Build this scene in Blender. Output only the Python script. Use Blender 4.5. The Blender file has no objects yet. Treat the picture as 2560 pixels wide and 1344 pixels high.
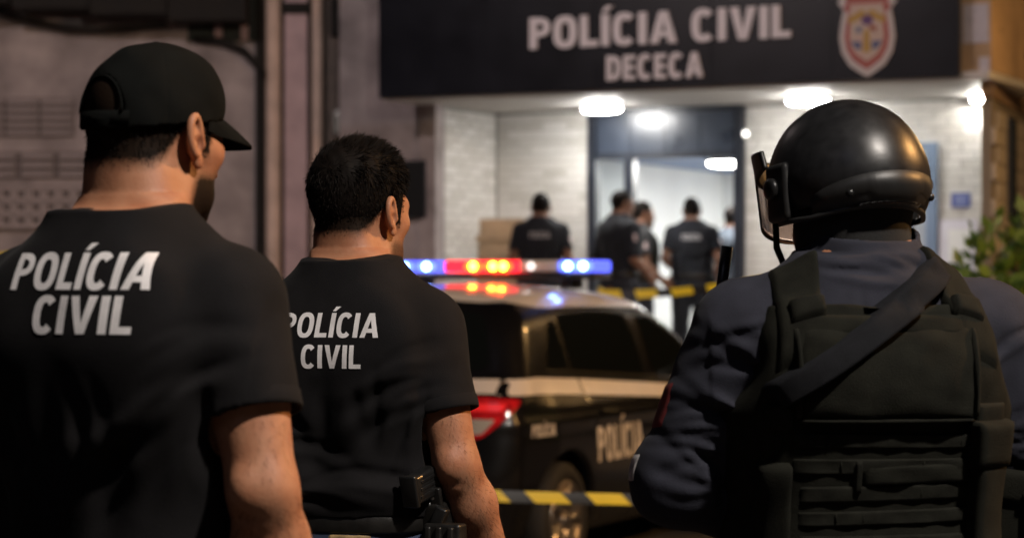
import bpy, bmesh, math, random
import numpy as np
from mathutils import Vector, Matrix
from mathutils.bvhtree import BVHTree

# ---------------------------------------------------------------- camera, world, sun, exposure
scene = bpy.context.scene
FPX, CX, HZ, CAMZ = 6044.0, 1280.0, 710.0, 1.5      # focal length in photo pixels, centre column, horizon row, eye height
cam_d = bpy.data.cameras.new('camera')
cam_d.lens = 85.0; cam_d.sensor_width = 36.0; cam_d.clip_end = 500.0
cam_d.dof.use_dof = True
cam_d.dof.focus_distance = 4.25
cam_d.dof.aperture_fstop = 5.0
cam = bpy.data.objects.new('camera', cam_d)
scene.collection.objects.link(cam)
cam.location = (0, 0, CAMZ)
cam.rotation_euler = (math.radians(90) + math.atan((HZ - 672.0) / FPX), 0, 0)
scene.camera = cam

world = bpy.data.worlds.new('World'); scene.world = world; world.use_nodes = True
wn = world.node_tree
bg = wn.nodes['Background']
sky = wn.nodes.new('ShaderNodeTexSky')
sky.sky_type = 'NISHITA'; sky.sun_disc = False
sky.sun_elevation = math.radians(-3.6); sky.sun_rotation = math.radians(200)
wn.links.new(sky.outputs[0], bg.inputs[0])
bg.inputs[1].default_value = 0.15
sun_d = bpy.data.lights.new('sun', 'SUN'); sun_d.energy = 0.06; sun_d.angle = math.radians(20); sun_d.color = (0.75, 0.75, 1.0)
sun = bpy.data.objects.new('sun', sun_d); scene.collection.objects.link(sun)
sun.rotation_euler = (math.radians(50), 0, math.radians(-25))

vs = scene.view_settings
vs.view_transform = 'Standard'; vs.look = 'None'; vs.exposure = 0.0; vs.gamma = 1.0; vs.use_curve_mapping = False
scene.cycles.use_denoising = True
try: scene.cycles.denoiser = 'OPENIMAGEDENOISE'
except Exception: pass
scene.cycles.max_bounces = 6
scene.cycles.sample_clamp_indirect = 6.0
scene.cycles.caustics_reflective = False; scene.cycles.caustics_refractive = False

R = math.radians
rng = np.random.default_rng(7)
random.seed(7)
COL = scene.collection

# ---------------------------------------------------------------- pixel helpers (a pixel gives a direction only)
def at(px, py, d):
    return Vector(((px - CX) / FPX * d, d, CAMZ + (HZ - py) / FPX * d))

# ---------------------------------------------------------------- object helpers
def link(o, parent=None):
    COL.objects.link(o)
    if parent is not None: o.parent = parent
    return o
def tag(o, label=None, cat=None, group=None, kind=None):
    if label: o['label'] = label
    if cat: o['category'] = cat
    if group: o['group'] = group
    if kind: o['kind'] = kind
    return o
def empty(name, loc, rz=0.0, label=None, cat=None, group=None):
    o = bpy.data.objects.new(name, None); o.empty_display_size = 0.1
    o.location = loc; o.rotation_euler = (0, 0, rz)
    link(o); return tag(o, label, cat, group)
def obj(name, me, mat, parent=None, smooth=False):
    if isinstance(me, bmesh.types.BMesh):
        m = bpy.data.meshes.new(name); me.to_mesh(m); me.free(); me = m
    if mat is not None:
        if isinstance(mat, (list, tuple)):
            for mm in mat: me.materials.append(mm)
        else:
            me.materials.append(mat)
    if smooth:
        me.polygons.foreach_set('use_smooth', np.ones(len(me.polygons), bool))
    o = bpy.data.objects.new(name, me)
    return link(o, parent)
def copy_obj(o, parent=None, loc=None):
    c = o.copy(); COL.objects.link(c)
    c.parent = parent
    if loc is not None: c.location = loc
    return c

def bx(bm, c, s, rot=None, bevel=0.0, seg=2):
    """box with centre c and full size s, optional bevel"""
    M = Matrix.Translation(Vector(c)) @ (rot.to_4x4() if rot else Matrix.Identity(4)) @ Matrix.Diagonal((s[0], s[1], s[2], 1))
    g = bmesh.ops.create_cube(bm, size=1.0, matrix=M)
    if bevel:
        es = list({e for v in g['verts'] for e in v.link_edges})
        bmesh.ops.bevel(bm, geom=es, offset=bevel, segments=seg, affect='EDGES', profile=0.6)
    return bm
def box_bm(c, s, rot=None, bevel=0.0, seg=2):
    return bx(bmesh.new(), c, s, rot, bevel, seg)
def tube(bm, pts, r, n=10, caps=True):
    pts = [Vector(p) for p in pts]
    rs = r if isinstance(r, (list, tuple)) else [r] * len(pts)
    rings = []
    for i, p in enumerate(pts):
        t = (pts[min(i + 1, len(pts) - 1)] - pts[max(i - 1, 0)]).normalized()
        a = t.orthogonal().normalized() if i == 0 else (a - t * a.dot(t)).normalized()
        b = t.cross(a)
        rings.append([bm.verts.new(p + (a * math.cos(2 * math.pi * k / n) + b * math.sin(2 * math.pi * k / n)) * rs[i]) for k in range(n)])
    for i in range(len(rings) - 1):
        for k in range(n):
            bm.faces.new((rings[i][k], rings[i][(k + 1) % n], rings[i + 1][(k + 1) % n], rings[i + 1][k]))
    if caps:
        bm.faces.new(rings[0][::-1]); bm.faces.new(rings[-1])
    return bm
def lathe(bm, prof, n=24, M=None):
    """profile (r, h) turned round z, placed with M"""
    M = M or Matrix.Identity(4)
    rings = [[bm.verts.new(M @ Vector((r * math.cos(2 * math.pi * k / n), r * math.sin(2 * math.pi * k / n), h))) for k in range(n)] for r, h in prof]
    for i in range(len(rings) - 1):
        for k in range(n):
            bm.faces.new((rings[i][k], rings[i][(k + 1) % n], rings[i + 1][(k + 1) % n], rings[i + 1][k]))
    bm.faces.new(rings[0][::-1]); bm.faces.new(rings[-1])
    return bm

# ---------------------------------------------------------------- materials
MATS = {}
def mat(name, col, rough=0.6, metal=0.0, var=0.0, vscale=8.0, bump=0.0, bscale=60.0, spec=None, sheen=0.0, coat=0.0,
        emit=None, estr=0.0, sss=0.0, trans=0.0, col2=None, detail=4.0, bdist=0.0015):
    if name in MATS: return MATS[name]
    m = bpy.data.materials.new(name); m.use_nodes = True
    nt = m.node_tree; N = nt.nodes; p = N['Principled BSDF']
    p.inputs['Base Color'].default_value = (*col, 1); p.inputs['Roughness'].default_value = rough; p.inputs['Metallic'].default_value = metal
    if spec is not None: p.inputs['Specular IOR Level'].default_value = spec
    if sheen: p.inputs['Sheen Weight'].default_value = sheen; p.inputs['Sheen Roughness'].default_value = 0.5
    if coat: p.inputs['Coat Weight'].default_value = coat; p.inputs['Coat Roughness'].default_value = 0.06
    if trans: p.inputs['Transmission Weight'].default_value = trans
    if sss:
        p.inputs['Subsurface Weight'].default_value = sss
        p.inputs['Subsurface Radius'].default_value = (1.0, 0.35, 0.2); p.inputs['Subsurface Scale'].default_value = 0.008
    if emit is not None:
        p.inputs['Emission Color'].default_value = (*emit, 1); p.inputs['Emission Strength'].default_value = estr
    tc = N.new('ShaderNodeTexCoord')
    if var or col2:
        n = N.new('ShaderNodeTexNoise'); n.inputs['Scale'].default_value = vscale; n.inputs['Detail'].default_value = detail
        nt.links.new(tc.outputs['Object'], n.inputs['Vector'])
        r = N.new('ShaderNodeValToRGB'); r.color_ramp.elements[0].position = 0.3; r.color_ramp.elements[1].position = 0.7
        lo = [c * (1 - var) for c in col]; hi = col2 if col2 else [min(1, c * (1 + var)) for c in col]
        r.color_ramp.elements[0].color = (*lo, 1); r.color_ramp.elements[1].color = (*hi, 1)
        nt.links.new(n.outputs['Fac'], r.inputs['Fac']); nt.links.new(r.outputs['Color'], p.inputs['Base Color'])
        mr = N.new('ShaderNodeMapRange'); mr.inputs['To Min'].default_value = max(0, rough - 0.08); mr.inputs['To Max'].default_value = min(1, rough + 0.08)
        nt.links.new(n.outputs['Fac'], mr.inputs['Value']); nt.links.new(mr.outputs[0], p.inputs['Roughness'])
    if bump:
        n2 = N.new('ShaderNodeTexNoise'); n2.inputs['Scale'].default_value = bscale; n2.inputs['Detail'].default_value = 5.0
        nt.links.new(tc.outputs['Object'], n2.inputs['Vector'])
        b = N.new('ShaderNodeBump'); b.inputs['Strength'].default_value = bump; b.inputs['Distance'].default_value = bdist
        nt.links.new(n2.outputs['Fac'], b.inputs['Height']); nt.links.new(b.outputs[0], p.inputs['Normal'])
    MATS[name] = m
    return m

def skin_mat(name, col, hair=(0.016, 0.010, 0.007)):
    """skin, with short hair and stubble where the vertex mask says hair grows"""
    m = mat(name, col, 0.55, var=0.0, sss=0.12, bump=0.35, bscale=260.0)
    nt = m.node_tree; N = nt.nodes; p = N['Principled BSDF']
    tc = N.new('ShaderNodeTexCoord')
    nz = N.new('ShaderNodeTexNoise'); nz.inputs['Scale'].default_value = 22.0; nz.inputs['Detail'].default_value = 5.0
    nt.links.new(tc.outputs['Object'], nz.inputs['Vector'])
    cr = N.new('ShaderNodeValToRGB')
    cr.color_ramp.elements[0].position = 0.3; cr.color_ramp.elements[1].position = 0.72
    cr.color_ramp.elements[0].color = (col[0] * 0.80, col[1] * 0.66, col[2] * 0.60, 1)
    cr.color_ramp.elements[1].color = (col[0] * 1.08, col[1] * 1.08, col[2] * 1.08, 1)
    nt.links.new(nz.outputs['Fac'], cr.inputs['Fac'])
    at_ = N.new('ShaderNodeAttribute'); at_.attribute_name = 'hair'
    n2 = N.new('ShaderNodeTexNoise'); n2.inputs['Scale'].default_value = 420.0; n2.inputs['Detail'].default_value = 2.0
    nt.links.new(tc.outputs['Object'], n2.inputs['Vector'])
    ad = N.new('ShaderNodeMath'); ad.operation = 'MULTIPLY_ADD'; ad.inputs[1].default_value = 1.5
    sb = N.new('ShaderNodeMath'); sb.operation = 'MULTIPLY_ADD'; sb.inputs[1].default_value = 0.55; sb.inputs[2].default_value = -0.34
    nt.links.new(n2.outputs['Fac'], sb.inputs[0])
    nt.links.new(at_.outputs['Fac'], ad.inputs[0]); nt.links.new(sb.outputs[0], ad.inputs[2])
    ml = N.new('ShaderNodeMath'); ml.operation = 'MULTIPLY'; ml.use_clamp = True
    mn = N.new('ShaderNodeMath'); mn.operation = 'MULTIPLY'; mn.inputs[1].default_value = 6.0; mn.use_clamp = True
    nt.links.new(at_.outputs['Fac'], mn.inputs[0])
    nt.links.new(ad.outputs[0], ml.inputs[0]); nt.links.new(mn.outputs[0], ml.inputs[1])
    mx = N.new('ShaderNodeMix'); mx.data_type = 'RGBA'
    nt.links.new(ml.outputs[0], mx.inputs[0]); nt.links.new(cr.outputs['Color'], mx.inputs[6]); mx.inputs[7].default_value = (*hair, 1)
    nt.links.new(mx.outputs[2], p.inputs['Base Color'])
    sp = N.new('ShaderNodeMapRange'); sp.inputs['To Min'].default_value = 0.42; sp.inputs['To Max'].default_value = 0.04
    nt.links.new(ml.outputs[0], sp.inputs['Value']); nt.links.new(sp.outputs[0], p.inputs['Specular IOR Level'])
    sw = N.new('ShaderNodeMapRange'); sw.inputs['To Min'].default_value = 0.12; sw.inputs['To Max'].default_value = 0.0
    nt.links.new(ml.outputs[0], sw.inputs['Value']); nt.links.new(sw.outputs[0], p.inputs['Subsurface Weight'])
    return m

# ---------------------------------------------------------------- distance-field modelling: smooth unions, meshed with surface nets
def smin(a, b, k):
    if k <= 0: return np.minimum(a, b)
    h = np.maximum(k - np.abs(a - b), 0) / k
    return np.minimum(a, b) - h * h * k * 0.25
def smax(a, b, k): return -smin(-a, -b, k)

class Field:
    def __init__(s, lo, hi, h):
        s.h = h; s.lo = np.array(lo, float)
        s.ax = [np.arange(lo[i], hi[i] + h, h).astype(np.float32) for i in range(3)]
        s.D = np.full([len(a) for a in s.ax], 0.5, np.float32)
    def reg(s, lo, hi, m):
        sl = []
        for i in range(3):
            a = max(0, int((lo[i] - m - s.lo[i]) / s.h)); b = min(len(s.ax[i]), int((hi[i] + m - s.lo[i]) / s.h) + 2)
            if b <= a: return None, None
            sl.append(slice(a, b))
        return tuple(sl), (s.ax[0][sl[0]][:, None, None], s.ax[1][sl[1]][None, :, None], s.ax[2][sl[2]][None, None, :])
    def add(s, prim, k=0.0):
        lo, hi, f = prim; sl, P = s.reg(lo, hi, k + 4 * s.h)
        if sl is None: return
        s.D[sl] = smin(s.D[sl], f(*P).astype(np.float32), k)
    def sub(s, prim, k=0.0):
        lo, hi, f = prim; sl, P = s.reg(lo, hi, k + 4 * s.h)
        if sl is None: return
        s.D[sl] = smax(s.D[sl], -f(*P).astype(np.float32), k)
    def bump(s, prim):
        """adds f to the distance: positive cuts a groove, negative raises a fold"""
        lo, hi, f = prim; sl, P = s.reg(lo, hi, 0)
        if sl is None: return
        s.D[sl] = s.D[sl] + f(*P).astype(np.float32)
    def mesh(s, name, smooth=1):
        v, f = nets(s.D, s.lo, s.h)
        if smooth: v = relax(v, f, smooth)
        return np_mesh(name, v, f)

def nets(D, lo, h):
    ins = D < 0
    c = np.zeros([n - 1 for n in D.shape], np.int8)
    offs = [(i, j, k) for i in (0, 1) for j in (0, 1) for k in (0, 1)]
    n0, n1, n2 = D.shape
    for (i, j, k) in offs: c += ins[i:n0 - 1 + i, j:n1 - 1 + j, k:n2 - 1 + k]
    mask = (c > 0) & (c < 8)
    I, J, K = np.nonzero(mask)
    vid = np.full(c.shape, -1, np.int32); vid[I, J, K] = np.arange(len(I))
    acc = np.zeros((len(I), 3)); cnt = np.zeros(len(I))
    for a in offs:
        for ax in range(3):
            if a[ax]: continue
            b = list(a); b[ax] = 1
            da = D[I + a[0], J + a[1], K + a[2]]; db = D[I + b[0], J + b[1], K + b[2]]
            x = (da < 0) != (db < 0)
            t = np.where(x, da / np.where(x, da - db, 1), 0)
            q = np.zeros((len(I), 3)); q += a; q[:, ax] += t
            acc[x] += q[x]; cnt[x] += 1
    v = (np.stack([I, J, K], 1) + acc / cnt[:, None]) * h + lo
    F = []
    for ax in range(3):
        u, w = [(1, 2), (2, 0), (0, 1)][ax]
        s0 = [slice(None)] * 3; s1 = [slice(None)] * 3
        s0[ax] = slice(0, -1); s1[ax] = slice(1, None)
        a, b = ins[tuple(s0)], ins[tuple(s1)]
        e = np.argwhere(a != b)
        e = e[(e[:, u] > 0) & (e[:, w] > 0) & (e[:, u] < D.shape[u] - 1) & (e[:, w] < D.shape[w] - 1)]
        if not len(e): continue
        sgn = a[tuple(e.T)]
        def cell(du, dw):
            g = e.copy(); g[:, u] -= du; g[:, w] -= dw
            return vid[tuple(g.T)]
        q = np.stack([cell(1, 1), cell(0, 1), cell(0, 0), cell(1, 0)], 1)
        q[~sgn] = q[~sgn][:, ::-1]
        F.append(q)
    return v, np.concatenate(F)
def relax(v, f, it):
    e = np.concatenate([f[:, [0, 1]], f[:, [1, 2]], f[:, [2, 3]], f[:, [3, 0]]])
    n = len(v)
    deg = np.bincount(e[:, 0], minlength=n) + np.bincount(e[:, 1], minlength=n)
    deg = np.maximum(deg, 1)
    for _ in range(it):
        for lam in (0.5, -0.52):
            s = np.stack([np.bincount(e[:, 0], v[e[:, 1], k], n) + np.bincount(e[:, 1], v[e[:, 0], k], n) for k in range(3)], 1)
            v = v + lam * (s / deg[:, None] - v)
    return v
def np_mesh(name, v, f):
    me = bpy.data.meshes.new(name)
    me.vertices.add(len(v)); me.vertices.foreach_set('co', np.ascontiguousarray(v, np.float32).ravel())
    k = f.shape[1]
    me.loops.add(f.size); me.loops.foreach_set('vertex_index', np.ascontiguousarray(f, np.int32).ravel())
    me.polygons.add(len(f)); me.polygons.foreach_set('loop_start', np.arange(0, f.size, k, dtype=np.int32))
    me.polygons.foreach_set('use_smooth', np.ones(len(f), bool))
    me.update(calc_edges=True); me.validate()
    return me
def get_v(me):
    a = np.empty(len(me.vertices) * 3, np.float32); me.vertices.foreach_get('co', a); return a.reshape(-1, 3)
def get_q(me):
    a = np.empty(len(me.loops), np.int32); me.loops.foreach_get('vertex_index', a); return a.reshape(-1, 4)
def join_meshes(name, ms):
    V, F, o = [], [], 0
    for m in ms:
        v = get_v(m); V.append(v); F.append(get_q(m) + o); o += len(v)
    return np_mesh(name, np.concatenate(V), np.concatenate(F))
def bvh_of(me):
    return BVHTree.FromPolygons([tuple(c) for c in get_v(me).tolist()], get_q(me).tolist())

# primitives: (low corner, high corner, function)
def _n(*a): return [np.asarray(x, float) for x in a]
def cap(a, b, ra, rb=None, flat=None):
    a, b = _n(a, b); rb = ra if rb is None else rb
    ba = b - a; L2 = max(float(ba @ ba), 1e-9); rm = max(ra, rb)
    if flat is not None: fn = np.asarray(flat[0], float); fn = fn / np.linalg.norm(fn); fs = 1.0 / flat[1] - 1.0
    def f(x, y, z):
        X, Y, Z = x - a[0], y - a[1], z - a[2]
        t = np.clip((X * ba[0] + Y * ba[1] + Z * ba[2]) / L2, 0, 1)
        X, Y, Z = X - t * ba[0], Y - t * ba[1], Z - t * ba[2]
        if flat is not None:
            q = (X * fn[0] + Y * fn[1] + Z * fn[2]) * fs
            X, Y, Z = X + q * fn[0], Y + q * fn[1], Z + q * fn[2]
        return np.sqrt(X * X + Y * Y + Z * Z) - (ra + (rb - ra) * t)
    return (np.minimum(a, b) - rm, np.maximum(a, b) + rm, f)
def ell(c, r, M=None):
    c, r = _n(c, r); M = np.eye(3) if M is None else np.asarray(M, float)
    rm = r.max()
    def f(x, y, z):
        X, Y, Z = x - c[0], y - c[1], z - c[2]
        u = X * M[0, 0] + Y * M[1, 0] + Z * M[2, 0]; v = X * M[0, 1] + Y * M[1, 1] + Z * M[2, 1]; w = X * M[0, 2] + Y * M[1, 2] + Z * M[2, 2]
        k0 = np.sqrt((u / r[0]) ** 2 + (v / r[1]) ** 2 + (w / r[2]) ** 2)
        k1 = np.sqrt((u / r[0] ** 2) ** 2 + (v / r[1] ** 2) ** 2 + (w / r[2] ** 2) ** 2) + 1e-6
        return k0 * (k0 - 1) / k1
    return (c - rm, c + rm, f)
def rbox(c, hs, rad, M=None):
    c, hs = _n(c, hs); M = np.eye(3) if M is None else np.asarray(M, float); rm = np.linalg.norm(hs)
    def f(x, y, z):
        X, Y, Z = x - c[0], y - c[1], z - c[2]
        u = np.abs(X * M[0, 0] + Y * M[1, 0] + Z * M[2, 0]) - hs[0] + rad
        v = np.abs(X * M[0, 1] + Y * M[1, 1] + Z * M[2, 1]) - hs[1] + rad
        w = np.abs(X * M[0, 2] + Y * M[1, 2] + Z * M[2, 2]) - hs[2] + rad
        return np.sqrt(np.maximum(u, 0) ** 2 + np.maximum(v, 0) ** 2 + np.maximum(w, 0) ** 2) + np.minimum(np.maximum(u, np.maximum(v, w)), 0) - rad
    return (c - rm, c + rm, f)
def loft(tab, n=2.4, off=0.0, z0=None, z1=None):
    """stack of superellipses: rows (z, half width, half depth, y centre)"""
    T = np.array(tab, float)
    zs = np.linspace(T[0, 0], T[-1, 0], 160)
    cols = []
    for k in (1, 2, 3):
        c = np.interp(zs, T[:, 0], T[:, k])
        w = np.hanning(25); w /= w.sum()
        c = np.convolve(np.pad(c, 12, mode='edge'), w, 'valid'); cols.append(c)
    z0 = T[0, 0] if z0 is None else z0; z1 = T[-1, 0] if z1 is None else z1
    am = T[:, 1].max() + off + .01; bm_ = T[:, 2].max() + off + .01
    y0 = T[:, 3].min() - bm_; y1 = T[:, 3].max() + bm_
    def f(x, y, z):
        a = np.interp(z, zs, cols[0]) + off; b = np.interp(z, zs, cols[1]) + off; yc = np.interp(z, zs, cols[2])
        r = (np.abs(x / a) ** n + np.abs((y - yc) / b) ** n) ** (1.0 / n)
        d = (r - 1) * np.minimum(a, b)
        return np.maximum(d, np.maximum(z - z1, z0 - z))
    return ((-am, y0, z0), (am, y1, z1), f)
def cut(prim, p, d):
    """keeps the side of the plane through p that d points away from"""
    p, d = _n(p, d); d = d / np.linalg.norm(d); lo, hi, f = prim
    return (lo, hi, lambda x, y, z: np.maximum(f(x, y, z), (x - p[0]) * d[0] + (y - p[1]) * d[1] + (z - p[2]) * d[2]))
def crease(a, b, w, depth, back=True, bow=0.0):
    """one cloth fold seen from behind: a soft furrow with a raised lip along a bowed line, only on the back half"""
    a, b = _n(a, b); d0 = b - a; L2 = max(float(d0[0] ** 2 + d0[2] ** 2), 1e-9); L = math.sqrt(L2); ym = max(a[1], b[1]) + .09
    def f(x, y, z):
        X, Z = x - a[0], z - a[2]
        t = np.clip((X * d0[0] + Z * d0[2]) / L2, -.3, 1.3)
        tc = np.clip(t, 0, 1)
        s = (X * d0[2] - Z * d0[0]) / L - bow * L * np.sin(np.pi * tc)
        ww = w * (.55 + .75 * tc)
        fade = np.maximum(np.sin(np.pi * tc), 0) ** 1.3
        g = depth * fade * (np.exp(-(s / ww) ** 2) - .75 * np.exp(-((s - 2.0 * ww) / (1.2 * ww)) ** 2))
        return g * np.clip((ym - y) / .05, 0, 1) if back else g + 0 * y
    m = 4 * w + abs(bow) * L
    lo, hi = np.minimum(a, b) - m, np.maximum(a, b) + m
    lo[1] = min(a[1], b[1]) - .12; hi[1] = ym if back else hi[1] + .1
    return (lo, hi, f)
def ripple(lo, hi, amp, freq, seed, stretch=(1, 1, 1)):
    r = np.random.default_rng(seed); W = []
    for i in range(7):
        d = r.normal(size=3) * np.array(stretch); d /= np.linalg.norm(d)
        W.append((d * freq * r.uniform(0.5, 1.6), r.uniform(0, 6.28), r.uniform(0.5, 1)))
    def f(x, y, z):
        s = 0
        for d, ph, w in W: s = s + w * np.sin(x * d[0] + y * d[1] + z * d[2] + ph)
        return amp * s / 2.2
    return (lo, hi, f)

# ---------------------------------------------------------------- lettering: plain bold capitals as flat polygons (u right, v up, height 1)
def glyph(ch, t=0.2):
    P = []; q = lambda *p: P.append(list(p))
    def ring(cx, cy, rx, ry, a0, a1, tt=None, n=28, ex=2.5):
        tx = tt or t
        def pt(a, rx_, ry_):
            c, s = math.cos(a), math.sin(a)
            return (cx + rx_ * math.copysign(abs(c) ** (2 / ex), c), cy + ry_ * math.copysign(abs(s) ** (2 / ex), s))
        for i in range(n):
            a, b = a0 + (a1 - a0) * i / n, a0 + (a1 - a0) * (i + 1) / n
            q(pt(a, rx - tx, ry - tx * .9), pt(a, rx, ry), pt(b, rx, ry), pt(b, rx - tx, ry - tx * .9))
    if ch == 'I' or ch == 'Í':
        w = t * 1.05; q((0, 0), (w, 0), (w, 1), (0, 1))
        if ch == 'Í': q((0.02, 1.07), (0.16, 1.07), (0.36, 1.26), (0.14, 1.26))
    elif ch == 'L':
        w = .53; q((0, 0), (t, 0), (t, 1), (0, 1)); q((t, 0), (w, 0), (w, t * .9), (t, t * .9))
    elif ch == 'E':
        w = .55; q((0, 0), (t, 0), (t, 1), (0, 1))
        for y in (0, .5 - t * .42, 1 - t * .85): q((t, y), (w - (.03 if 0 < y < .6 else 0), y), (w - (.03 if 0 < y < .6 else 0), y + t * .85), (t, y + t * .85))
    elif ch == 'O':
        w = .72; ring(w / 2, .5, w / 2, .52, 0, 2 * math.pi, n=44)
    elif ch == 'C':
        w = .66; ring(w / 2 + .01, .5, w / 2 + .01, .52, R(42), R(318), n=40)
    elif ch == 'D':
        w = .68; q((0, 0), (t, 0), (t, 1), (0, 1)); ring(t, .5, w - t, .5, -math.pi / 2, math.pi / 2, tt=t * .98)
    elif ch == 'P':
        w = .62; q((0, 0), (t, 0), (t, 1), (0, 1)); ring(t, .69, w - t, .31, -math.pi / 2, math.pi / 2, tt=t * .88)
    elif ch == 'A':
        w = .78; h = t * 1.08; s = t * .55; m = w / 2; zi = 1 - .28
        q((0, 0), (h, 0), (m, zi), (m, 1), (m - s, 1)); q((w, 0), (m + s, 1), (m, 1), (m, zi), (w - h, 0))
        k = lambda y: h + (m - h) * y / zi
        q((k(.2), .2), (w - k(.2), .2), (w - k(.37), .37), (k(.37), .37))
    elif ch == 'V':
        w = .74; h = t * 1.08; s = t * .55; m = w / 2; zi = .28
        q((0, 1), (m - s, 0), (m, 0), (m, zi), (h, 1)); q((w, 1), (w - h, 1), (m, zi), (m, 0), (m + s, 0))
    else:
        return [], .32
    return P, w
def text_polys(s, height, t=0.2, gap=0.1, shear=0.0, stretch=1.0):
    out, x = [], 0.0
    for ch in s:
        P, w = glyph(ch, t)
        for p in P: out.append([((x + a) * height * stretch + shear * b * height, b * height) for a, b in p])
        x += w + (gap if ch != ' ' else 0)
    x -= gap
    W = x * height * stretch
    return [[(u - W / 2, v) for u, v in p] for p in out], W

def flat_bm(polys, step=None):
    """polygons in the (u, v) plane as a bmesh in x, z; cut along a grid so it can follow a curved surface"""
    bm = bmesh.new()
    for p in polys:
        try: bm.faces.new([bm.verts.new((u, 0, v)) for u, v in p])
        except ValueError: pass
    bmesh.ops.remove_doubles(bm, verts=bm.verts, dist=1e-5)
    if step:
        us = [v.co.x for v in bm.verts]; vs_ = [v.co.z for v in bm.verts]
        for k in range(math.floor(min(us) / step), math.ceil(max(us) / step)):
            bmesh.ops.bisect_plane(bm, geom=bm.verts[:] + bm.edges[:] + bm.faces[:], plane_co=(k * step + .0003, 0, 0), plane_no=(1, 0, 0))
        for k in range(math.floor(min(vs_) / step), math.ceil(max(vs_) / step)):
            bmesh.ops.bisect_plane(bm, geom=bm.verts[:] + bm.edges[:] + bm.faces[:], plane_co=(0, 0, k * step + .0003), plane_no=(0, 0, 1))
    return bm
def drape(bm, bvh, org, du, dv, dr, off=0.002):
    """lays a flat (x, z) bmesh on a surface: every point is cast from org + x du + z dv along dr"""
    org, du, dv, dr = Vector(org), Vector(du), Vector(dv), Vector(dr).normalized()
    bad = []
    for v in bm.verts:
        o = org + du * v.co.x + dv * v.co.z
        h = bvh.ray_cast(o, dr)
        if h[0] is None: bad.append(v); continue
        v.co = h[0] - dr * off
    if bad: bmesh.ops.delete(bm, geom=bad, context='VERTS')
    return bm
def extrude_flat(bm, d):
    """gives a flat (x, z) bmesh depth d towards -y"""
    fs = bm.faces[:]
    for f in fs:
        if f.normal.y == 0: f.normal_update()
    g = bmesh.ops.extrude_face_region(bm, geom=fs)
    for v in [e for e in g['geom'] if isinstance(e, bmesh.types.BMVert)]: v.co.y -= d
    bmesh.ops.recalc_face_normals(bm, faces=bm.faces[:])
    return bm
def pad(bvh, org, du, dv, dr, thick, nu=14, nv=10, sink=0.006, round_=6.0, fn=None, lift=0.0):
    """soft rectangular pad lying on a surface: u, v in -1..1 along half-extent vectors du, dv"""
    org, du, dv, dr = Vector(org), Vector(du), Vector(dv), Vector(dr).normalized()
    bm = bmesh.new(); G = []
    for j in range(nv + 1):
        row = []
        for i in range(nu + 1):
            u, v = -1 + 2 * i / nu, -1 + 2 * j / nv
            u = math.copysign(abs(u) ** .6, u) if nu > 6 else u; v = math.copysign(abs(v) ** .6, v) if nv > 6 else v
            h = bvh.ray_cast(org + du * u + dv * v, dr)
            if h[0] is None: row.append(None); continue
            e = max(abs(u), abs(v)); prof = max(0.0, 1 - e ** round_) ** .5
            edge = e > .999
            t = lift + thick * prof + (fn(u, v) if fn else 0) if not edge else -sink
            row.append(bm.verts.new(h[0] - dr * t))
        G.append(row)
    for j in range(nv):
        for i in range(nu):
            q = [G[j][i], G[j][i + 1], G[j + 1][i + 1], G[j + 1][i]]
            if None not in q: bm.faces.new(q)
    bmesh.ops.recalc_face_normals(bm, faces=bm.faces[:])
    return bm
# ================================================================ people (local frame: x right, y forward, z up, feet at 0)
M_skin = skin_mat('skin', (0.43, 0.205, 0.115))
M_skin_b = skin_mat('skin_darker', (0.20, 0.10, 0.06))
M_hair = mat('hair', (0.007, 0.005, 0.004), 0.65, spec=0.08)
M_shirt = mat('black_cotton', (0.0105, 0.0098, 0.0105), 0.9, var=0.25, vscale=14, bump=0.4, bscale=420, sheen=0.02, spec=0.10)
M_cap = mat('cap_cotton', (0.0062, 0.0066, 0.0062), 0.92, var=0.2, vscale=30, bump=0.5, bscale=600, sheen=0.0, spec=0.05)
M_jeans = mat('denim', (0.035, 0.05, 0.10), 0.85, var=0.35, vscale=30, bump=0.4, bscale=500)
M_darkpants = mat('dark_trousers', (0.012, 0.013, 0.02), 0.85, var=0.3, vscale=20, bump=0.3, bscale=300)
M_boot = mat('boot_leather', (0.012, 0.011, 0.01), 0.45, var=0.3, vscale=30, bump=0.2, bscale=150)
M_leather = mat('belt_leather', (0.012, 0.011, 0.010), 0.38, var=0.3, vscale=40, bump=0.25, bscale=180)
M_print = mat('shirt_print', (0.80, 0.77, 0.77), 0.7, var=0.14, vscale=26, bump=0.25, bscale=300)
M_print_dim = mat('shirt_print_grey', (0.36, 0.35, 0.36), 0.7, var=0.2, vscale=26)
M_plastic = mat('black_plastic', (0.012, 0.012, 0.012), 0.32, var=0.2, vscale=50)
M_eye = mat('eye', (0.7, 0.68, 0.65), 0.15)

def rotz(a):
    c, s = math.cos(a), math.sin(a); return np.array([[c, -s, 0], [s, c, 0], [0, 0, 1.0]])
def rotx(a):
    c, s = math.cos(a), math.sin(a); return np.array([[1.0, 0, 0], [0, c, -s], [0, s, c]])

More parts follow.
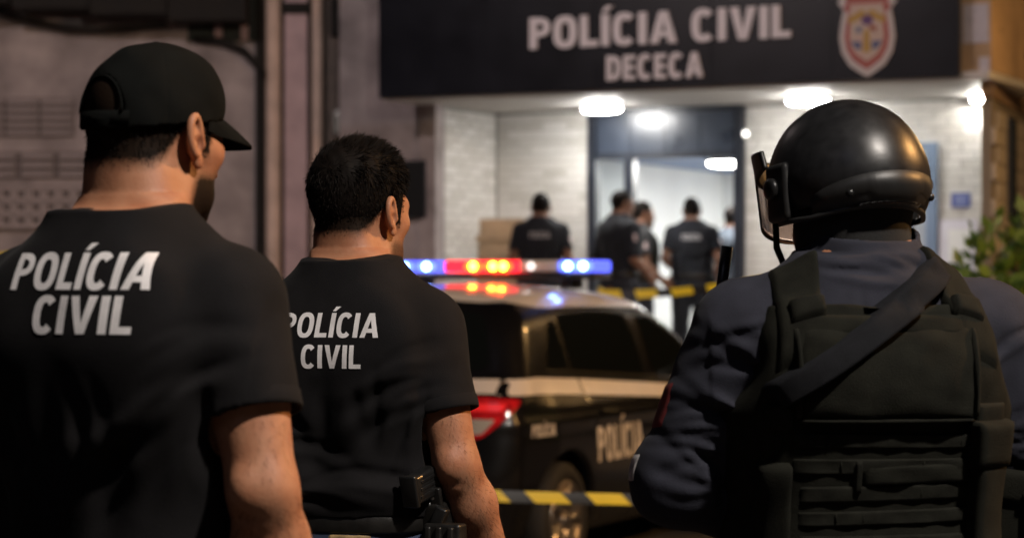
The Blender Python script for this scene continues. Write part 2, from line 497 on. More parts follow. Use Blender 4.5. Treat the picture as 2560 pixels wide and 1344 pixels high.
HAIRLINE = ([-.13, -.07, -.045, -.02, -.004, .012, .018, .034, .040, .058, .12], [-.046, -.045, -.026, .012, .028, .028, -.022, -.022, .045, .074, .088])
def head_prims(M, c, fat=1.0):
    """skull, jaw, nose, brow, lips and cheeks in a head frame (origin between the ears)"""
    T = lambda p: M @ np.array(p, float) + c
    out = [(ell(T((0, -.014, .038)), (.0765 * fat, .098, .092), M), 0),
           (ell(T((0, .030, -.025)), (.065 * fat, .060, .090), M), .03),
           (ell(T((0, .028, -.082)), (.056 * fat, .058, .038), M), .03),
           (ell(T((0, .070, -.104)), (.022, .018, .017), M), .025),
           (ell(T((.050, .014, -.074)), (.016, .034, .024), M), .03), (ell(T((-.050, .014, -.074)), (.016, .034, .024), M), .03),
           (cap(T((0, .090, .006)), T((0, .105, -.034)), .007, .012), .014),
           (ell(T((.012, .098, -.038)), (.010, .011, .008), M), .01), (ell(T((-.012, .098, -.038)), (.010, .011, .008), M), .01),
           (cap(T((-.038, .076, .024)), T((.038, .076, .024)), .013), .022),
           (ell(T((.044, .058, -.014)), (.019, .020, .014), M), .03), (ell(T((-.044, .058, -.014)), (.019, .020, .014), M), .03),
           (ell(T((0, .088, -.066)), (.022, .010, .006), M), .006), (ell(T((0, .087, -.076)), (.020, .010, .007), M), .006)]
    subs = [(ell(T((s * .032, .098, .004)), (.017, .014, .011), M), .012) for s in (-1, 1)]
    eyes = [(ell(T((s * .032, .079, .004)), (.0125, .0125, .0125), M), .003) for s in (-1, 1)]
    return out, subs, eyes, T

def ear_mesh(M, c, side, h=0.0016):
    """one ear: bowl, rim, inner ridge, tragus and lobe"""
    F = Field((-.028, -.024, -.042), (.028, .026, .042), h)          # u back, v outwards, w up
    F.add(ell((0, .002, .003), (.0165, .0042, .029)))
    F.add(ell((-.004, -.004, -.002), (.012, .012, .020)), .008)
    pts = []
    for k in range(27):
        a = R(205 - k * 270 / 26)
        pts.append((.0175 * math.cos(a) * (1.0 if math.cos(a) > 0 else .8) + .001, .0075 + .003 * math.cos(a), .006 + .0285 * math.sin(a) * (1 if math.sin(a) > 0 else .95)))
    for a, b in zip(pts[:-1], pts[1:]): F.add(cap(a, b, .0034, .0034), .0055)
    anti = [(.004, .006, .022), (.008, .0075, .010), (.008, .008, -.004), (.003, .008, -.016)]
    for a, b in zip(anti[:-1], anti[1:]): F.add(cap(a, b, .0032), .004)
    F.add(ell((-.003, .004, -.028), (.0088, .0052, .010)), .007)
    F.add(ell((-.013, .006, -.006), (.0045, .004, .006)), .004)
    F.sub(ell((-.004, .011, -.004), (.0075, .007, .011)), .004)
    v, f = nets(F.D, F.lo, h); v = relax(v, f, 4)
    # ear frame -> head frame: tilted back and flared out from the skull
    til, fl = R(12), R(9)
    u, o, w = v[:, 0], v[:, 1], v[:, 2]
    u, w = u * math.cos(til) + w * math.sin(til), -u * math.sin(til) + w * math.cos(til)
    uu = u + .012
    x = o * math.cos(fl) + uu * math.sin(fl); y = -(uu * math.cos(fl) - o * math.sin(fl)) + .012
    p = np.stack([side * (x + .0735), y - .004, w - .004], 1)
    p = p @ M.T + c
    if side > 0: f = f[:, ::-1]
    return np_mesh('ear', p, f)

def hand_prims(wr, d, pn, across, s=1.0, curl=0.5):
    """palm, four unequal bent fingers and a thumb leaving the side of the palm"""
    wr, d, pn, ac = _n(wr, d, pn, across)
    d /= np.linalg.norm(d); ac = ac - d * (ac @ d); ac /= np.linalg.norm(ac); pn = np.cross(d, ac) * np.sign(np.cross(d, ac) @ pn)
    M = np.stack([ac, pn, d], 1)
    L = [(ell(wr + d * .048 * s, (.040 * s, .017 * s, .056 * s), M), .02), (ell(wr + d * .078 * s, (.040 * s, .014 * s, .020 * s), M), .012)]
    for k, (ox, ln) in enumerate([(.030, .070), (.010, .080), (-.010, .075), (-.029, .058)]):
        p0 = wr + d * .084 * s + ac * ox * s
        d1 = d * math.cos(curl * .7) + pn * math.sin(curl * .7); d2 = d * math.cos(curl * 1.9) + pn * math.sin(curl * 1.9)
        p1 = p0 + d1 * ln * .52 * s; p2 = p1 + d2 * ln * .48 * s
        L += [(cap(p0, p1, .0098 * s, .0088 * s), .004), (cap(p1, p2, .0088 * s, .0075 * s), .002)]
    t0 = wr + d * .026 * s + ac * .030 * s; t1 = t0 + (d * .62 + ac * .62 + pn * .35) * .042 * s; t2 = t1 + (d * .9 + ac * .2 + pn * .45) * .032 * s
    L += [(cap(t0, t1, .014 * s, .0115 * s), .01), (cap(t1, t2, .0112 * s, .009 * s), .004)]
    return L

def torso_tab(w=1.0, dp=1.0, zs=1.0, waist=1.0):
    return [(.86 * zs, .172 * w, .112 * dp, -.005), (.96 * zs, .176 * w, .118 * dp, -.012), (1.06 * zs, .160 * w * waist, .110 * dp * waist, 0.0), (1.16 * zs, .158 * w * waist, .112 * dp * waist, .004),
            (1.28 * zs, .178 * w, .122 * dp, -.004), (1.37 * zs, .186 * w, .122 * dp, -.014), (1.44 * zs, .160 * w, .098 * dp, -.02), (1.50 * zs, .105 * w, .075 * dp, -.02), (1.545 * zs, .07, .06, -.015)]

def make_person(S):
    """S: dict of joints and options. Builds the body as one mesh; clothes follow as children."""
    h = S.get('h', .0045); zs = S['zs']; w = S.get('w', 1.0); dp = S.get('dp', 1.0)
    root = empty('person', S['loc'], -S['yaw'], S['label'], 'person', S.get('group'))
    J = S['J']
    hy = -S['head_yaw']                                   # extra turn of the head relative to the body, positive = to the right
    M = rotz(hy) @ rotx(S.get('head_pitch', 0.0)); hc = np.array(J['head'], float)
    F = Field((-.52, -.36, -.01), (.52, .46, J['head'][2] + .16), h)
    tab = torso_tab(w, dp, zs, S.get('waist', 1.0))
    F.add(loft(tab, 2.3, -.012))
    for s in ('r', 'l'):
        sg = 1 if s == 'r' else -1
        sh, el, wr = (np.array(J[k + '_' + s], float) for k in ('sh', 'el', 'wr'))
        k = S.get('arm', 1.0)
        nk = np.array(J['neck'], float)
        F.add(cap(nk + np.array([sg * .03, 0, -.02]), sh, .045, .05), .05)
        mid = sh + (el - sh) * .5
        F.add(cap(sh, mid, .053 * k, .050 * k), .03); F.add(cap(mid, el, .049 * k, .040 * k), .01)
        fd = (wr - el); fl = np.linalg.norm(fd); fd = fd / fl
        bend = np.cross(el - sh, fd)
        F.add(cap(el, el + fd * fl * .32, .041 * k, .0455 * k), .02); F.add(cap(el + fd * fl * .32, wr, .0445 * k, .027 * k), .02)
        F.add(ell(el + np.array([-.004, -.037 * k, .004]), (.015, .013, .02)), .020)                   # point of the elbow
        F.bump(crease(el + np.array([-.034, -.03, -.040]), el + np.array([.030, -.03, -.030]), .006, .0022))
        pn = S.get('palm_' + s, (-sg, .25, 0)); ac = S.get('across_' + s, (0, 1, 0))
        if S.get('hands', True):
            for p, kk in hand_prims(wr, S.get('hdir_' + s, wr - el), pn, ac, 1.0, S.get('curl', .45)): F.add(p, kk)
        hp, kn, an = (np.array(J[q + '_' + s], float) for q in ('hip', 'kn', 'an'))
        F.add(cap(hp, kn, .078 * w, .054), .04); F.add(cap(kn, an, .053, .036), .03)
        F.add(cap(an + np.array([0, -.03, -.045]), an + np.array([sg * .02, .14, -.05]), .032, .026), .03)
    nb = np.array(J['neck'], float)
    hp_, hs_, he_, T = head_prims(M, hc, S.get('fat', 1.0))
    HF = S.get('neck_r', .058)
    H2 = Field(hc - .2, hc + .2, h)                         # the head is blended on its own first so the jaw stays clear of the neck
    for p, k in hp_: H2.add(p, k)
    for p, k in hs_: H2.sub(p, k)
    for p, k in he_: H2.add(p, k)
    def hf(x, y, z):
        ix = [np.clip(np.rint((q.ravel() - H2.lo[i]) / h).astype(int), 0, H2.D.shape[i] - 1) for i, q in enumerate((x, y, z))]
        return H2.D[np.ix_(*ix)]
    # keep both grids on the same lattice so the copy is exact
    off = [(F.lo[i] - H2.lo[i]) / h for i in range(3)]
    sl, P = F.reg(hc - .15, hc + .15, 0)
    d = None
    for p, k in hp_:
        v = p[2](*P).astype(np.float32); d = v if d is None else smin(d, v, k)
    for p, k in hs_: d = smax(d, -p[2](*P).astype(np.float32), k)
    for p, k in he_: d = smin(d, p[2](*P).astype(np.float32), k)
    neck = cap(nb + np.array([0, .0, -.06]), T((0, -.030, -.035)), HF * 1.16, HF)
    F.add(neck, .03); F.add(cap(nb + np.array([.05, -.01, -.05]), T((.03, -.055, -.045)), .032, .020), .05); F.add(cap(nb + np.array([-.05, -.01, -.05]), T((-.03, -.055, -.045)), .032, .020), .05)
    F.D[sl] = smin(F.D[sl], d, .02)
    body = F.mesh('body', 1)
    ears = [ear_mesh(M, hc, s, S.get('ear_h', .0016)) for s in (-1, 1)] if S.get('ears', True) else []
    nbody = len(body.vertices)
    me = join_meshes('body', [body] + ears) if ears else body
    V = get_v(me)
    Hl = (V - hc) @ M                                       # head-frame coordinates
    hl = np.interp(Hl[:, 1], *HAIRLINE)
    ss = lambda x: np.clip(x, 0, 1)
    mask = ss((Hl[:, 2] - hl) / .026 + .45) * (Hl[:, 2] > -.09) * (np.linalg.norm(Hl[:, :2], axis=1) < .16)
    fade = 0.62 + 0.38 * ss((Hl[:, 2] + .045) / .05)        # clipped shorter towards the nape
    mask = mask * fade
    beard = ss((Hl[:, 1] + .002 - (Hl[:, 2] + .06) * .35) / .02) * ss((-.032 - Hl[:, 2]) / .025) * ss((Hl[:, 2] + .128) / .012) * (np.linalg.norm(Hl[:, :2], axis=1) < .16)
    stub = ss((Hl[:, 1] - .0) / .012) * ss((.01 - Hl[:, 2]) / .03) * ss((.05 - Hl[:, 1]) / .02) * (np.linalg.norm(Hl[:, :2], axis=1) < .16) * ss((Hl[:, 2] + .128) / .012)
    att = np.maximum(mask, np.maximum(beard * S.get('beard', .55), stub * S.get('stub', .22)))
    att[np.linalg.norm(Hl, axis=1) > .19] = 0
    if ears: att[nbody:] = 0
    a = me.attributes.new('hair', 'FLOAT', 'POINT'); a.data.foreach_set('value', att.astype(np.float32))
    o = obj('body', me, S.get('skin', M_skin), root)
    S.update(root=root, body=o, M=M, hc=hc, T=T, tab=tab, mask=mask, me=me, nbody=nbody)
    return S

def sleeve_prims(S, s, r0, r1, frac, k=.05):
    J = S['J']; sg = 1 if s == 'r' else -1
    sh, el = np.array(J['sh_' + s], float), np.array(J['el_' + s], float); nk = np.array(J['neck'], float)
    end = sh + (el - sh) * frac
    d = el - sh
    out = np.array(S.get('flare_' + s, (0, 0, 0)), float)
    return cut(cap(sh, end + d * .25 + out * 1.3, r0, r1), end, d + out * .0), end, d

def make_tshirt(S, mat_=None, h=.0042, zbot=None, frac=.62, r0=.066, r1=.066, folds=True, seed=1, off=.014, name='shirt', blouse=0.0, torso_n=2.35, tab=None):
    J = S['J']; zs = S['zs']; nk = np.array(J['neck'], float)
    zb = zbot if zbot else 1.0 * zs
    F = Field((-.45, -.30, zb - .02), (.45, .30, nk[2] + .06), h)
    tab = tab or S['tab']
    F.add(loft(tab, torso_n, off, z0=zb))
    if blouse: F.add(ell((0, -.005, zb + .05), (.188 * S.get('w', 1), .135 * S.get('dp', 1), .062)), .04)
    ends = {}
    for s in ('r', 'l'):
        sg = 1 if s == 'r' else -1
        sh = np.array(J['sh_' + s], float)
        F.add(cap(nk + np.array([sg * .035, 0, -.022]), sh + np.array([-sg * .01, 0, .004]), .052, .058), .06)
        F.add(ell((sg * .085, -.085, 1.375 * zs), (.07, .035, .10)), .05)                       # shoulder blades
    F.bump(crease((0, -.10, 1.38 * zs), (0, -.10, 1.02 * zs), .030, .007))
    for s in ('r', 'l'):
        p, e, d = sleeve_prims(S, s, r0, r1, frac); ends[s] = (e, d)
        F.add(p, .035)
    if folds:
        r = np.random.default_rng(seed)
        wd = S.get('w', 1)
        for s in ('r', 'l'):
            sg = 1 if s == 'r' else -1
            sh = np.array(J['sh_' + s], float); ap = np.array([sg * .175 * wd, -.10, sh[2] - .10])
            for k in range(5):                                                                    # pulls from the armpit across the back and down the side
                ang = R(-100 + k * 17 + r.uniform(-5, 5)); L = r.uniform(.16, .30)
                b = ap + np.array([-sg * math.cos(ang) * L, -.02, math.sin(ang) * L])
                F.bump(crease(ap + np.array([sg * .01, -.01, r.uniform(-.03, .02)]), b, r.uniform(.010, .018), r.uniform(.0045, .0085), bow=r.uniform(-.12, .12)))
            e, d = ends[s]
            for k in range(4):                                                                    # sleeve
                t = r.uniform(.25, .95); c = sh + (e - sh) * t
                F.bump(crease(c + np.array([-sg * .075, -.05, r.uniform(-.05, -.01)]), c + np.array([sg * .06, -.05, r.uniform(.0, .05)]), r.uniform(.007, .011), r.uniform(.002, .0035), bow=r.uniform(-.15, .15)))
        for k in range(7):                                                                        # bunching above the waist
            x = r.uniform(-.15, .15); z = zb + r.uniform(.03, .13); L = r.uniform(.07, .15)
            F.bump(crease((x - L, -.10, z + r.uniform(-.02, .02)), (x + L, -.10, z + r.uniform(-.03, .03)), r.uniform(.008, .014), r.uniform(.0045, .0085), bow=r.uniform(-.2, .2)))
        for k in range(6):                                                                        # long drape folds
            x = r.uniform(-.15, .15)
            F.bump(crease((x, -.10, 1.34 * zs + r.uniform(-.08, .04)), (x + r.uniform(-.07, .07), -.10, zb + r.uniform(.02, .12)), r.uniform(.014, .026), r.uniform(.0045, .0075), bow=r.uniform(-.1, .1)))
        F.bump(ripple(F.lo, F.lo + 2, .0012, 40, seed, (1, 1, .5)))
    for s in ('r', 'l'):                                                                          # hollow the hem so the arm comes out of an opening
        e, d = ends[s]; dn = d / np.linalg.norm(d)
        F.sub(cap(e - dn * .012, e + dn * .08, r1 - .0075, r1 - .004), 0)
    me = F.mesh(name, 1)
    o = obj(name, me, mat_ or M_shirt, S['root'])
    S[name] = o; S[name + '_bvh'] = bvh_of(me); S['ends'] = ends
    return o

def collar_ring(S, parent, zc, rx, ry, yc, tilt, hgt=.02, mat_=None, name='collar'):
    bm = bmesh.new(); n = 40; rows = []
    for j, (dr, dz) in enumerate(((.006, -.012), (.0045, -.004), (.002, hgt - .006), (0, hgt), (-.004, hgt), (-.004, -.01))):
        rows.append([bm.verts.new(((rx + dr) * math.cos(2 * math.pi * k / n), yc + (ry + dr) * math.sin(2 * math.pi * k / n), zc + dz - tilt * math.sin(2 * math.pi * k / n))) for k in range(n)])
    for a, b in zip(rows[:-1], rows[1:]):
        for k in range(n): bm.faces.new((a[k], a[(k + 1) % n], b[(k + 1) % n], b[k]))
    return obj(name, bm, mat_ or M_shirt, parent, True)

def sleeve_hem(S, parent, s, r, mat_, back=.022):
    """the stitched band round the sleeve opening"""
    e, d = S['ends'][s]; dn = Vector(d).normalized(); e = Vector(e)
    bm = bmesh.new(); a = dn.orthogonal().normalized(); b = dn.cross(a); rows = []
    for dr, dz in ((.0012, -back - .001), (.0024, -back), (.0028, -.004), (.0015, .0012), (-.002, .0012), (-.003, -.006)):
        rows.append([bm.verts.new(e + dn * dz + (a * math.cos(2 * math.pi * k / 40) + b * math.sin(2 * math.pi * k / 40)) * (r + dr)) for k in range(40)])
    for p, q in zip(rows[:-1], rows[1:]):
        for k in range(40): bm.faces.new((p[k], p[(k + 1) % 40], q[(k + 1) % 40], q[k]))
    bmesh.ops.recalc_face_normals(bm, faces=bm.faces[:])
    return obj('sleeve_hem', bm, mat_, parent, True)

def make_trousers(S, mat_, h=.009, ztop=None, extra=.022):
    J = S['J']; zs = S['zs']; zt = ztop or 1.04 * zs
    F = Field((-.32, -.30, .02), (.32, .30, zt + .03), h)
    F.add(loft(S['tab'], 2.3, .006, z0=.90 * zs, z1=zt))
    for s in ('r', 'l'):
        hp, kn, an = (np.array(J[q + '_' + s], float) for q in ('hip', 'kn', 'an'))
        F.add(cap(hp, kn, .078 * S.get('w', 1) + extra, .054 + extra), .05); F.add(cut(cap(kn, an + np.array([0, 0, -.1]), .053 + extra, .046 + extra), an + np.array([0, 0, -.03]), (0, 0, -1)), .03)
    F.bump(ripple(F.lo, F.lo + 3, .004, 40, 5))
    me = F.mesh('trousers', 1)
    o = obj('trousers', me, mat_, S['root']); S['trousers_bvh'] = bvh_of(me)
    return o
def make_boots(S, mat_=None, h=.008):
    for s in ('r', 'l'):
        an = np.array(S['J']['an_' + s], float); sg = 1 if s == 'r' else -1
        F = Field(an - np.array([.09, .16, .14]), an + np.array([.11, .26, .12]), h)
        F.add(cut(cap(an + np.array([0, -.01, .12]), an + np.array([0, -.01, -.04]), .050, .050), an + np.array([0, 0, .09]), (0, 0, 1)))
        z = an[2]
        F.add(cut(cap(an + np.array([0, -.03, -z + .045]), an + np.array([sg * .025, .165, -z + .040]), .050, .045), (0, 0, .002), (0, 0, -1)), .03)
        F.add(rbox(an + np.array([sg * .012, .06, -z + .014]), (.047, .145, .014), .01), .006)
        obj('boot', F.mesh('boot', 1), mat_ or M_boot, S['root'])

def belt(S, z, hgt, off, mat_=None):
    T = np.array(S['tab'])
    a = np.interp(z, T[:, 0], T[:, 1]) + off; b = np.interp(z, T[:, 0], T[:, 2]) + off; yc = np.interp(z, T[:, 0], T[:, 3])
    n = 64; bm = bmesh.new(); rows = []
    for dr, dz in ((-.004, -hgt), (.0, -hgt), (.0022, -hgt * .8), (.0022, hgt * .8), (0, hgt), (-.004, hgt)):
        row = []
        for k in range(n):
            t = 2 * math.pi * k / n; c, s = math.cos(t), math.sin(t); e = 2 / 2.3
            row.append(bm.verts.new(((a + dr) * math.copysign(abs(c) ** e, c), yc + (b + dr) * math.copysign(abs(s) ** e, s), z + dz)))
        rows.append(row)
    for p, q in zip(rows[:-1], rows[1:]):
        for k in range(n): bm.faces.new((p[k], p[(k + 1) % n], q[(k + 1) % n], q[k]))
    return obj('belt', bm, mat_ or M_leather, S['root'], True)

def print_on(S, lines, key='shirt', mat_=None, step=.008, cx=0.0, name='lettering', off=.0011):
    """lines: (text, centre x, baseline z, height, shear, stretch): lettering laid on the back of a garment"""
    allp = []
    for (tx, x, z, hh, shr, st, t) in lines:
        P, W = text_polys(tx, hh, t, .10, shr, st)
        allp += [[(u + x, v + z) for u, v in p] for p in P]
    bm = drape(flat_bm(allp, step), S[key + '_bvh'], (0, -.8, 0), (1, 0, 0), (0, 0, 1), (0, 1, 0), off)
    bmesh.ops.recalc_face_normals(bm, faces=bm.faces[:])
    return obj(name, bm, mat_ or M_print, S[key])

def legs_for(zs, w=1.0, spread=.10):
    J = {}
    for s, sg in (('r', 1), ('l', -1)):
        J['hip_' + s] = (sg * .088 * w, -.005, .90 * zs); J['kn_' + s] = (sg * (spread + .01), .012, .50 * zs); J['an_' + s] = (sg * (spread + .03), -.015, .095)
    return J
def view_to_local(yaw, p):
    """offset given along the camera's axes (right, away, up) -> the person's own frame"""
    c, s = math.cos(yaw), math.sin(yaw)
    return (p[0] * c - p[1] * s, p[0] * s + p[1] * c, p[2])

def strands(S, n, length, mat_, name='hair', zmin=-.06, seed=3, width=.0012, up=.35, shell=None, minlen=.2, zmax=1.0):
    """short hair as thin tapered blades rooted on the scalp"""
    me = S['me']; V = get_v(me)[:S['nbody']]; M, hc = S['M'], S['hc']
    Hl = (V - hc) @ M
    ok = np.nonzero((S['mask'][:S['nbody']] > .3) & (Hl[:, 2] > zmin) & (Hl[:, 2] < zmax))[0]
    nor = np.empty(len(me.vertices) * 3, np.float32); me.vertices.foreach_get('normal', nor); nor = nor.reshape(-1, 3)
    r = np.random.default_rng(seed)
    pr = S['mask'][ok] ** 1.5 + 1e-4; pick = r.choice(ok, n, p=pr / pr.sum())
    p = V[pick] + r.normal(size=(n, 3)) * .0018; nn = nor[pick] @ M; hl = Hl[pick]
    # combed forward on top, downwards at the sides and back
    topw = np.clip((hl[:, 2] - .05) / .06, 0, 1)[:, None]
    comb = topw * np.array([.12, .9, .25]) + (1 - topw) * np.array([0, .15, -1.0])
    clump = np.stack([np.sin(hl[:, 0] * 170 + hl[:, 1] * 90), np.sin(hl[:, 1] * 150 + 2), np.sin(hl[:, 2] * 160 + hl[:, 0] * 60)], 1) * .13
    d = nn * up + comb * .75 + clump + r.normal(size=(n, 3)) * .10
    d += nn * topw * .30
    d /= np.linalg.norm(d, axis=1)[:, None]
    dw = d @ M.T
    ln = (length * (minlen + (1 - minlen) * np.clip((hl[:, 2] - .030) / .07, 0, 1)) * r.uniform(.7, 1.15, n))[:, None]
    side = np.cross(dw, r.normal(size=(n, 3))); side /= np.linalg.norm(side, axis=1)[:, None]
    wv = side * width * .5
    nw = nor[pick]
    lift = (shell or 0) * np.clip((hl[:, 2] + .03) / .10, 0, 1)[:, None]
    base = p + nw * (lift - .002)
    mid = base + dw * ln * .55; tip = base + dw * ln + (nw * -.12) * ln
    v = np.concatenate([base - wv, base + wv, mid + wv * .8, mid - wv * .8, tip + wv * .25, tip - wv * .25])
    i = np.arange(n)
    f = np.concatenate([np.stack([i, i + n, i + 2 * n, i + 3 * n], 1), np.stack([i + 3 * n, i + 2 * n, i + 4 * n, i + 5 * n], 1)])
    return v, f
def hair_shell(S, thick, h=.003, seed=2):
    """the mass of the hair, thickest on top and tapering to nothing at nape and temples"""
    hc, M = S['hc'], S['M']
    F = Field(hc - .17, hc + .17, h)
    hp, hs, he, T = head_prims(M, hc, S.get('fat', 1.0))
    F.add(hp[0][0]); F.add(hp[1][0], .03)
    X, Y, Z = [a.reshape([-1 if i == k else 1 for k in range(3)]) - hc[i] for i, a in enumerate(F.ax)]
    lx = X * M[0, 0] + Y * M[1, 0] + Z * M[2, 0]; ly = X * M[0, 1] + Y * M[1, 1] + Z * M[2, 1]; lz = X * M[0, 2] + Y * M[1, 2] + Z * M[2, 2]
    hl = np.interp(ly, *HAIRLINE)
    grow = np.clip((lz - hl) / .035, -1, 1); t = np.clip((lz - .0) / .11, 0, 1)
    nz = .0012 * np.sin(lx * 120 + 3 * np.sin(ly * 60)) * np.sin(ly * 110 + lz * 70)
    F.D -= (np.where(grow > 0, (.003 + (thick - .003) * t ** 1.1) * np.minimum(1, grow * 1.6), .006 * grow) + nz * t).astype(np.float32)
    v, f = nets(F.D, F.lo, h); v = relax(v, f, 1)
    q = (v - hc) @ M
    keep = (q[:, 2] > np.interp(q[:, 1], *HAIRLINE) - .002)
    f = f[keep[f].all(1)]
    used = np.unique(f); rm = np.full(len(v), -1); rm[used] = np.arange(len(used))
    return v[used], rm[f]

def arm_hair(S, n, seed=9):
    """fine dark hair on the forearms and a little on the upper arms"""
    me = S['me']; V = get_v(me); J = S['J']; r = np.random.default_rng(seed)
    nor = np.empty(len(me.vertices) * 3, np.float32); me.vertices.foreach_get('normal', nor); nor = nor.reshape(-1, 3)
    P, D, Nn = [], [], []
    for s in ('r', 'l'):
        sh, el, wr = (np.array(J[k + '_' + s], float) for k in ('sh', 'el', 'wr'))
        for a, b, share in ((el, wr, .85), (sh + (el - sh) * .65, el, .15)):
            ba = b - a; t = ((V - a) @ ba) / (ba @ ba); d = np.linalg.norm(V - a - t[:, None] * ba, axis=1)
            ok = np.nonzero((t > 0) & (t < 1) & (d < .065))[0]
            if not len(ok): continue
            k = r.choice(ok, int(n * share / 2)); P.append(V[k] + r.normal(size=(len(k), 3)) * .0018); D.append(np.tile(ba / np.linalg.norm(ba), (len(k), 1))); Nn.append(nor[k])
    p, d, q = np.concatenate(P), np.concatenate(D), np.concatenate(Nn); m = len(p)
    d = d + q * .45 + r.normal(size=(m, 3)) * .35; d /= np.linalg.norm(d, axis=1)[:, None]
    side = np.cross(d, q); side /= np.linalg.norm(side, axis=1)[:, None] + 1e-6; side *= .00022
    L = r.uniform(.006, .013, m)[:, None]
    v = np.concatenate([p - side - q * .001, p + side - q * .001, p + d * L + side * .3, p + d * L - side * .3]); i = np.arange(m)
    return obj('arm_hair', np_mesh('arm_hair', v, np.stack([i, i + m, i + 2 * m, i + 3 * m], 1)), M_hair, S['root'])
# ================================================================ the three officers in the foreground
def near_joints(zs, root, yaw, neck, head, sh_r, el_r, wr_r, sh_l, el_l, wr_l, w=1.0, spread=.10):
    J = legs_for(zs, w, spread)
    for k, p in dict(neck=neck, head=head, sh_r=sh_r, el_r=el_r, wr_r=wr_r, sh_l=sh_l, el_l=el_l, wr_l=wr_l).items():
        J[k] = view_to_local(yaw, p)
    return J

# ---- the man in the cap, nearest the camera
yawA = R(28)
A = dict(loc=(-.524, 3.26, 0), yaw=yawA, zs=1.035, w=1.06, dp=1.04, arm=1.08, head_yaw=R(9), head_pitch=R(-3), neck_r=.064, beard=.85, stub=.26,
         label='man in black cap and black T-shirt with white back lettering, nearest on the left', group='officers watching the station from the street',
         J=near_joints(1.035, None, yawA, neck=(.02, .02, 1.565), head=(.032, .075, 1.697),
                       sh_r=(.158, -.075, 1.475), el_r=(.202, -.135, 1.235), wr_r=(.225, -.02, 1.005),
                       sh_l=(-.150, .085, 1.475), el_l=(-.235, .10, 1.215), wr_l=(-.22, .20, .99), w=1.06))
make_person(A)
make_tshirt(A, zbot=1.02, frac=.60, r0=.068, r1=.066, seed=11, off=.016, blouse=1)
for s in 'rl': sleeve_hem(A, A['shirt'], s, .066, M_shirt)
nk = A['J']['neck']
collar_ring(A, A['shirt'], nk[2] - .008, .080, .078, nk[1] + .004, .018, .022)
make_trousers(A, M_darkpants, ztop=1.06); make_boots(A); belt(A, 1.045, .02, .012)
print_on(A, [('POLÍCIA', .026, 1.493, .048, .03, 1.02, .215), ('CIVIL', .042, 1.436, .049, 0.0, 1.12, .215)])
arm_hair(A, 5000)
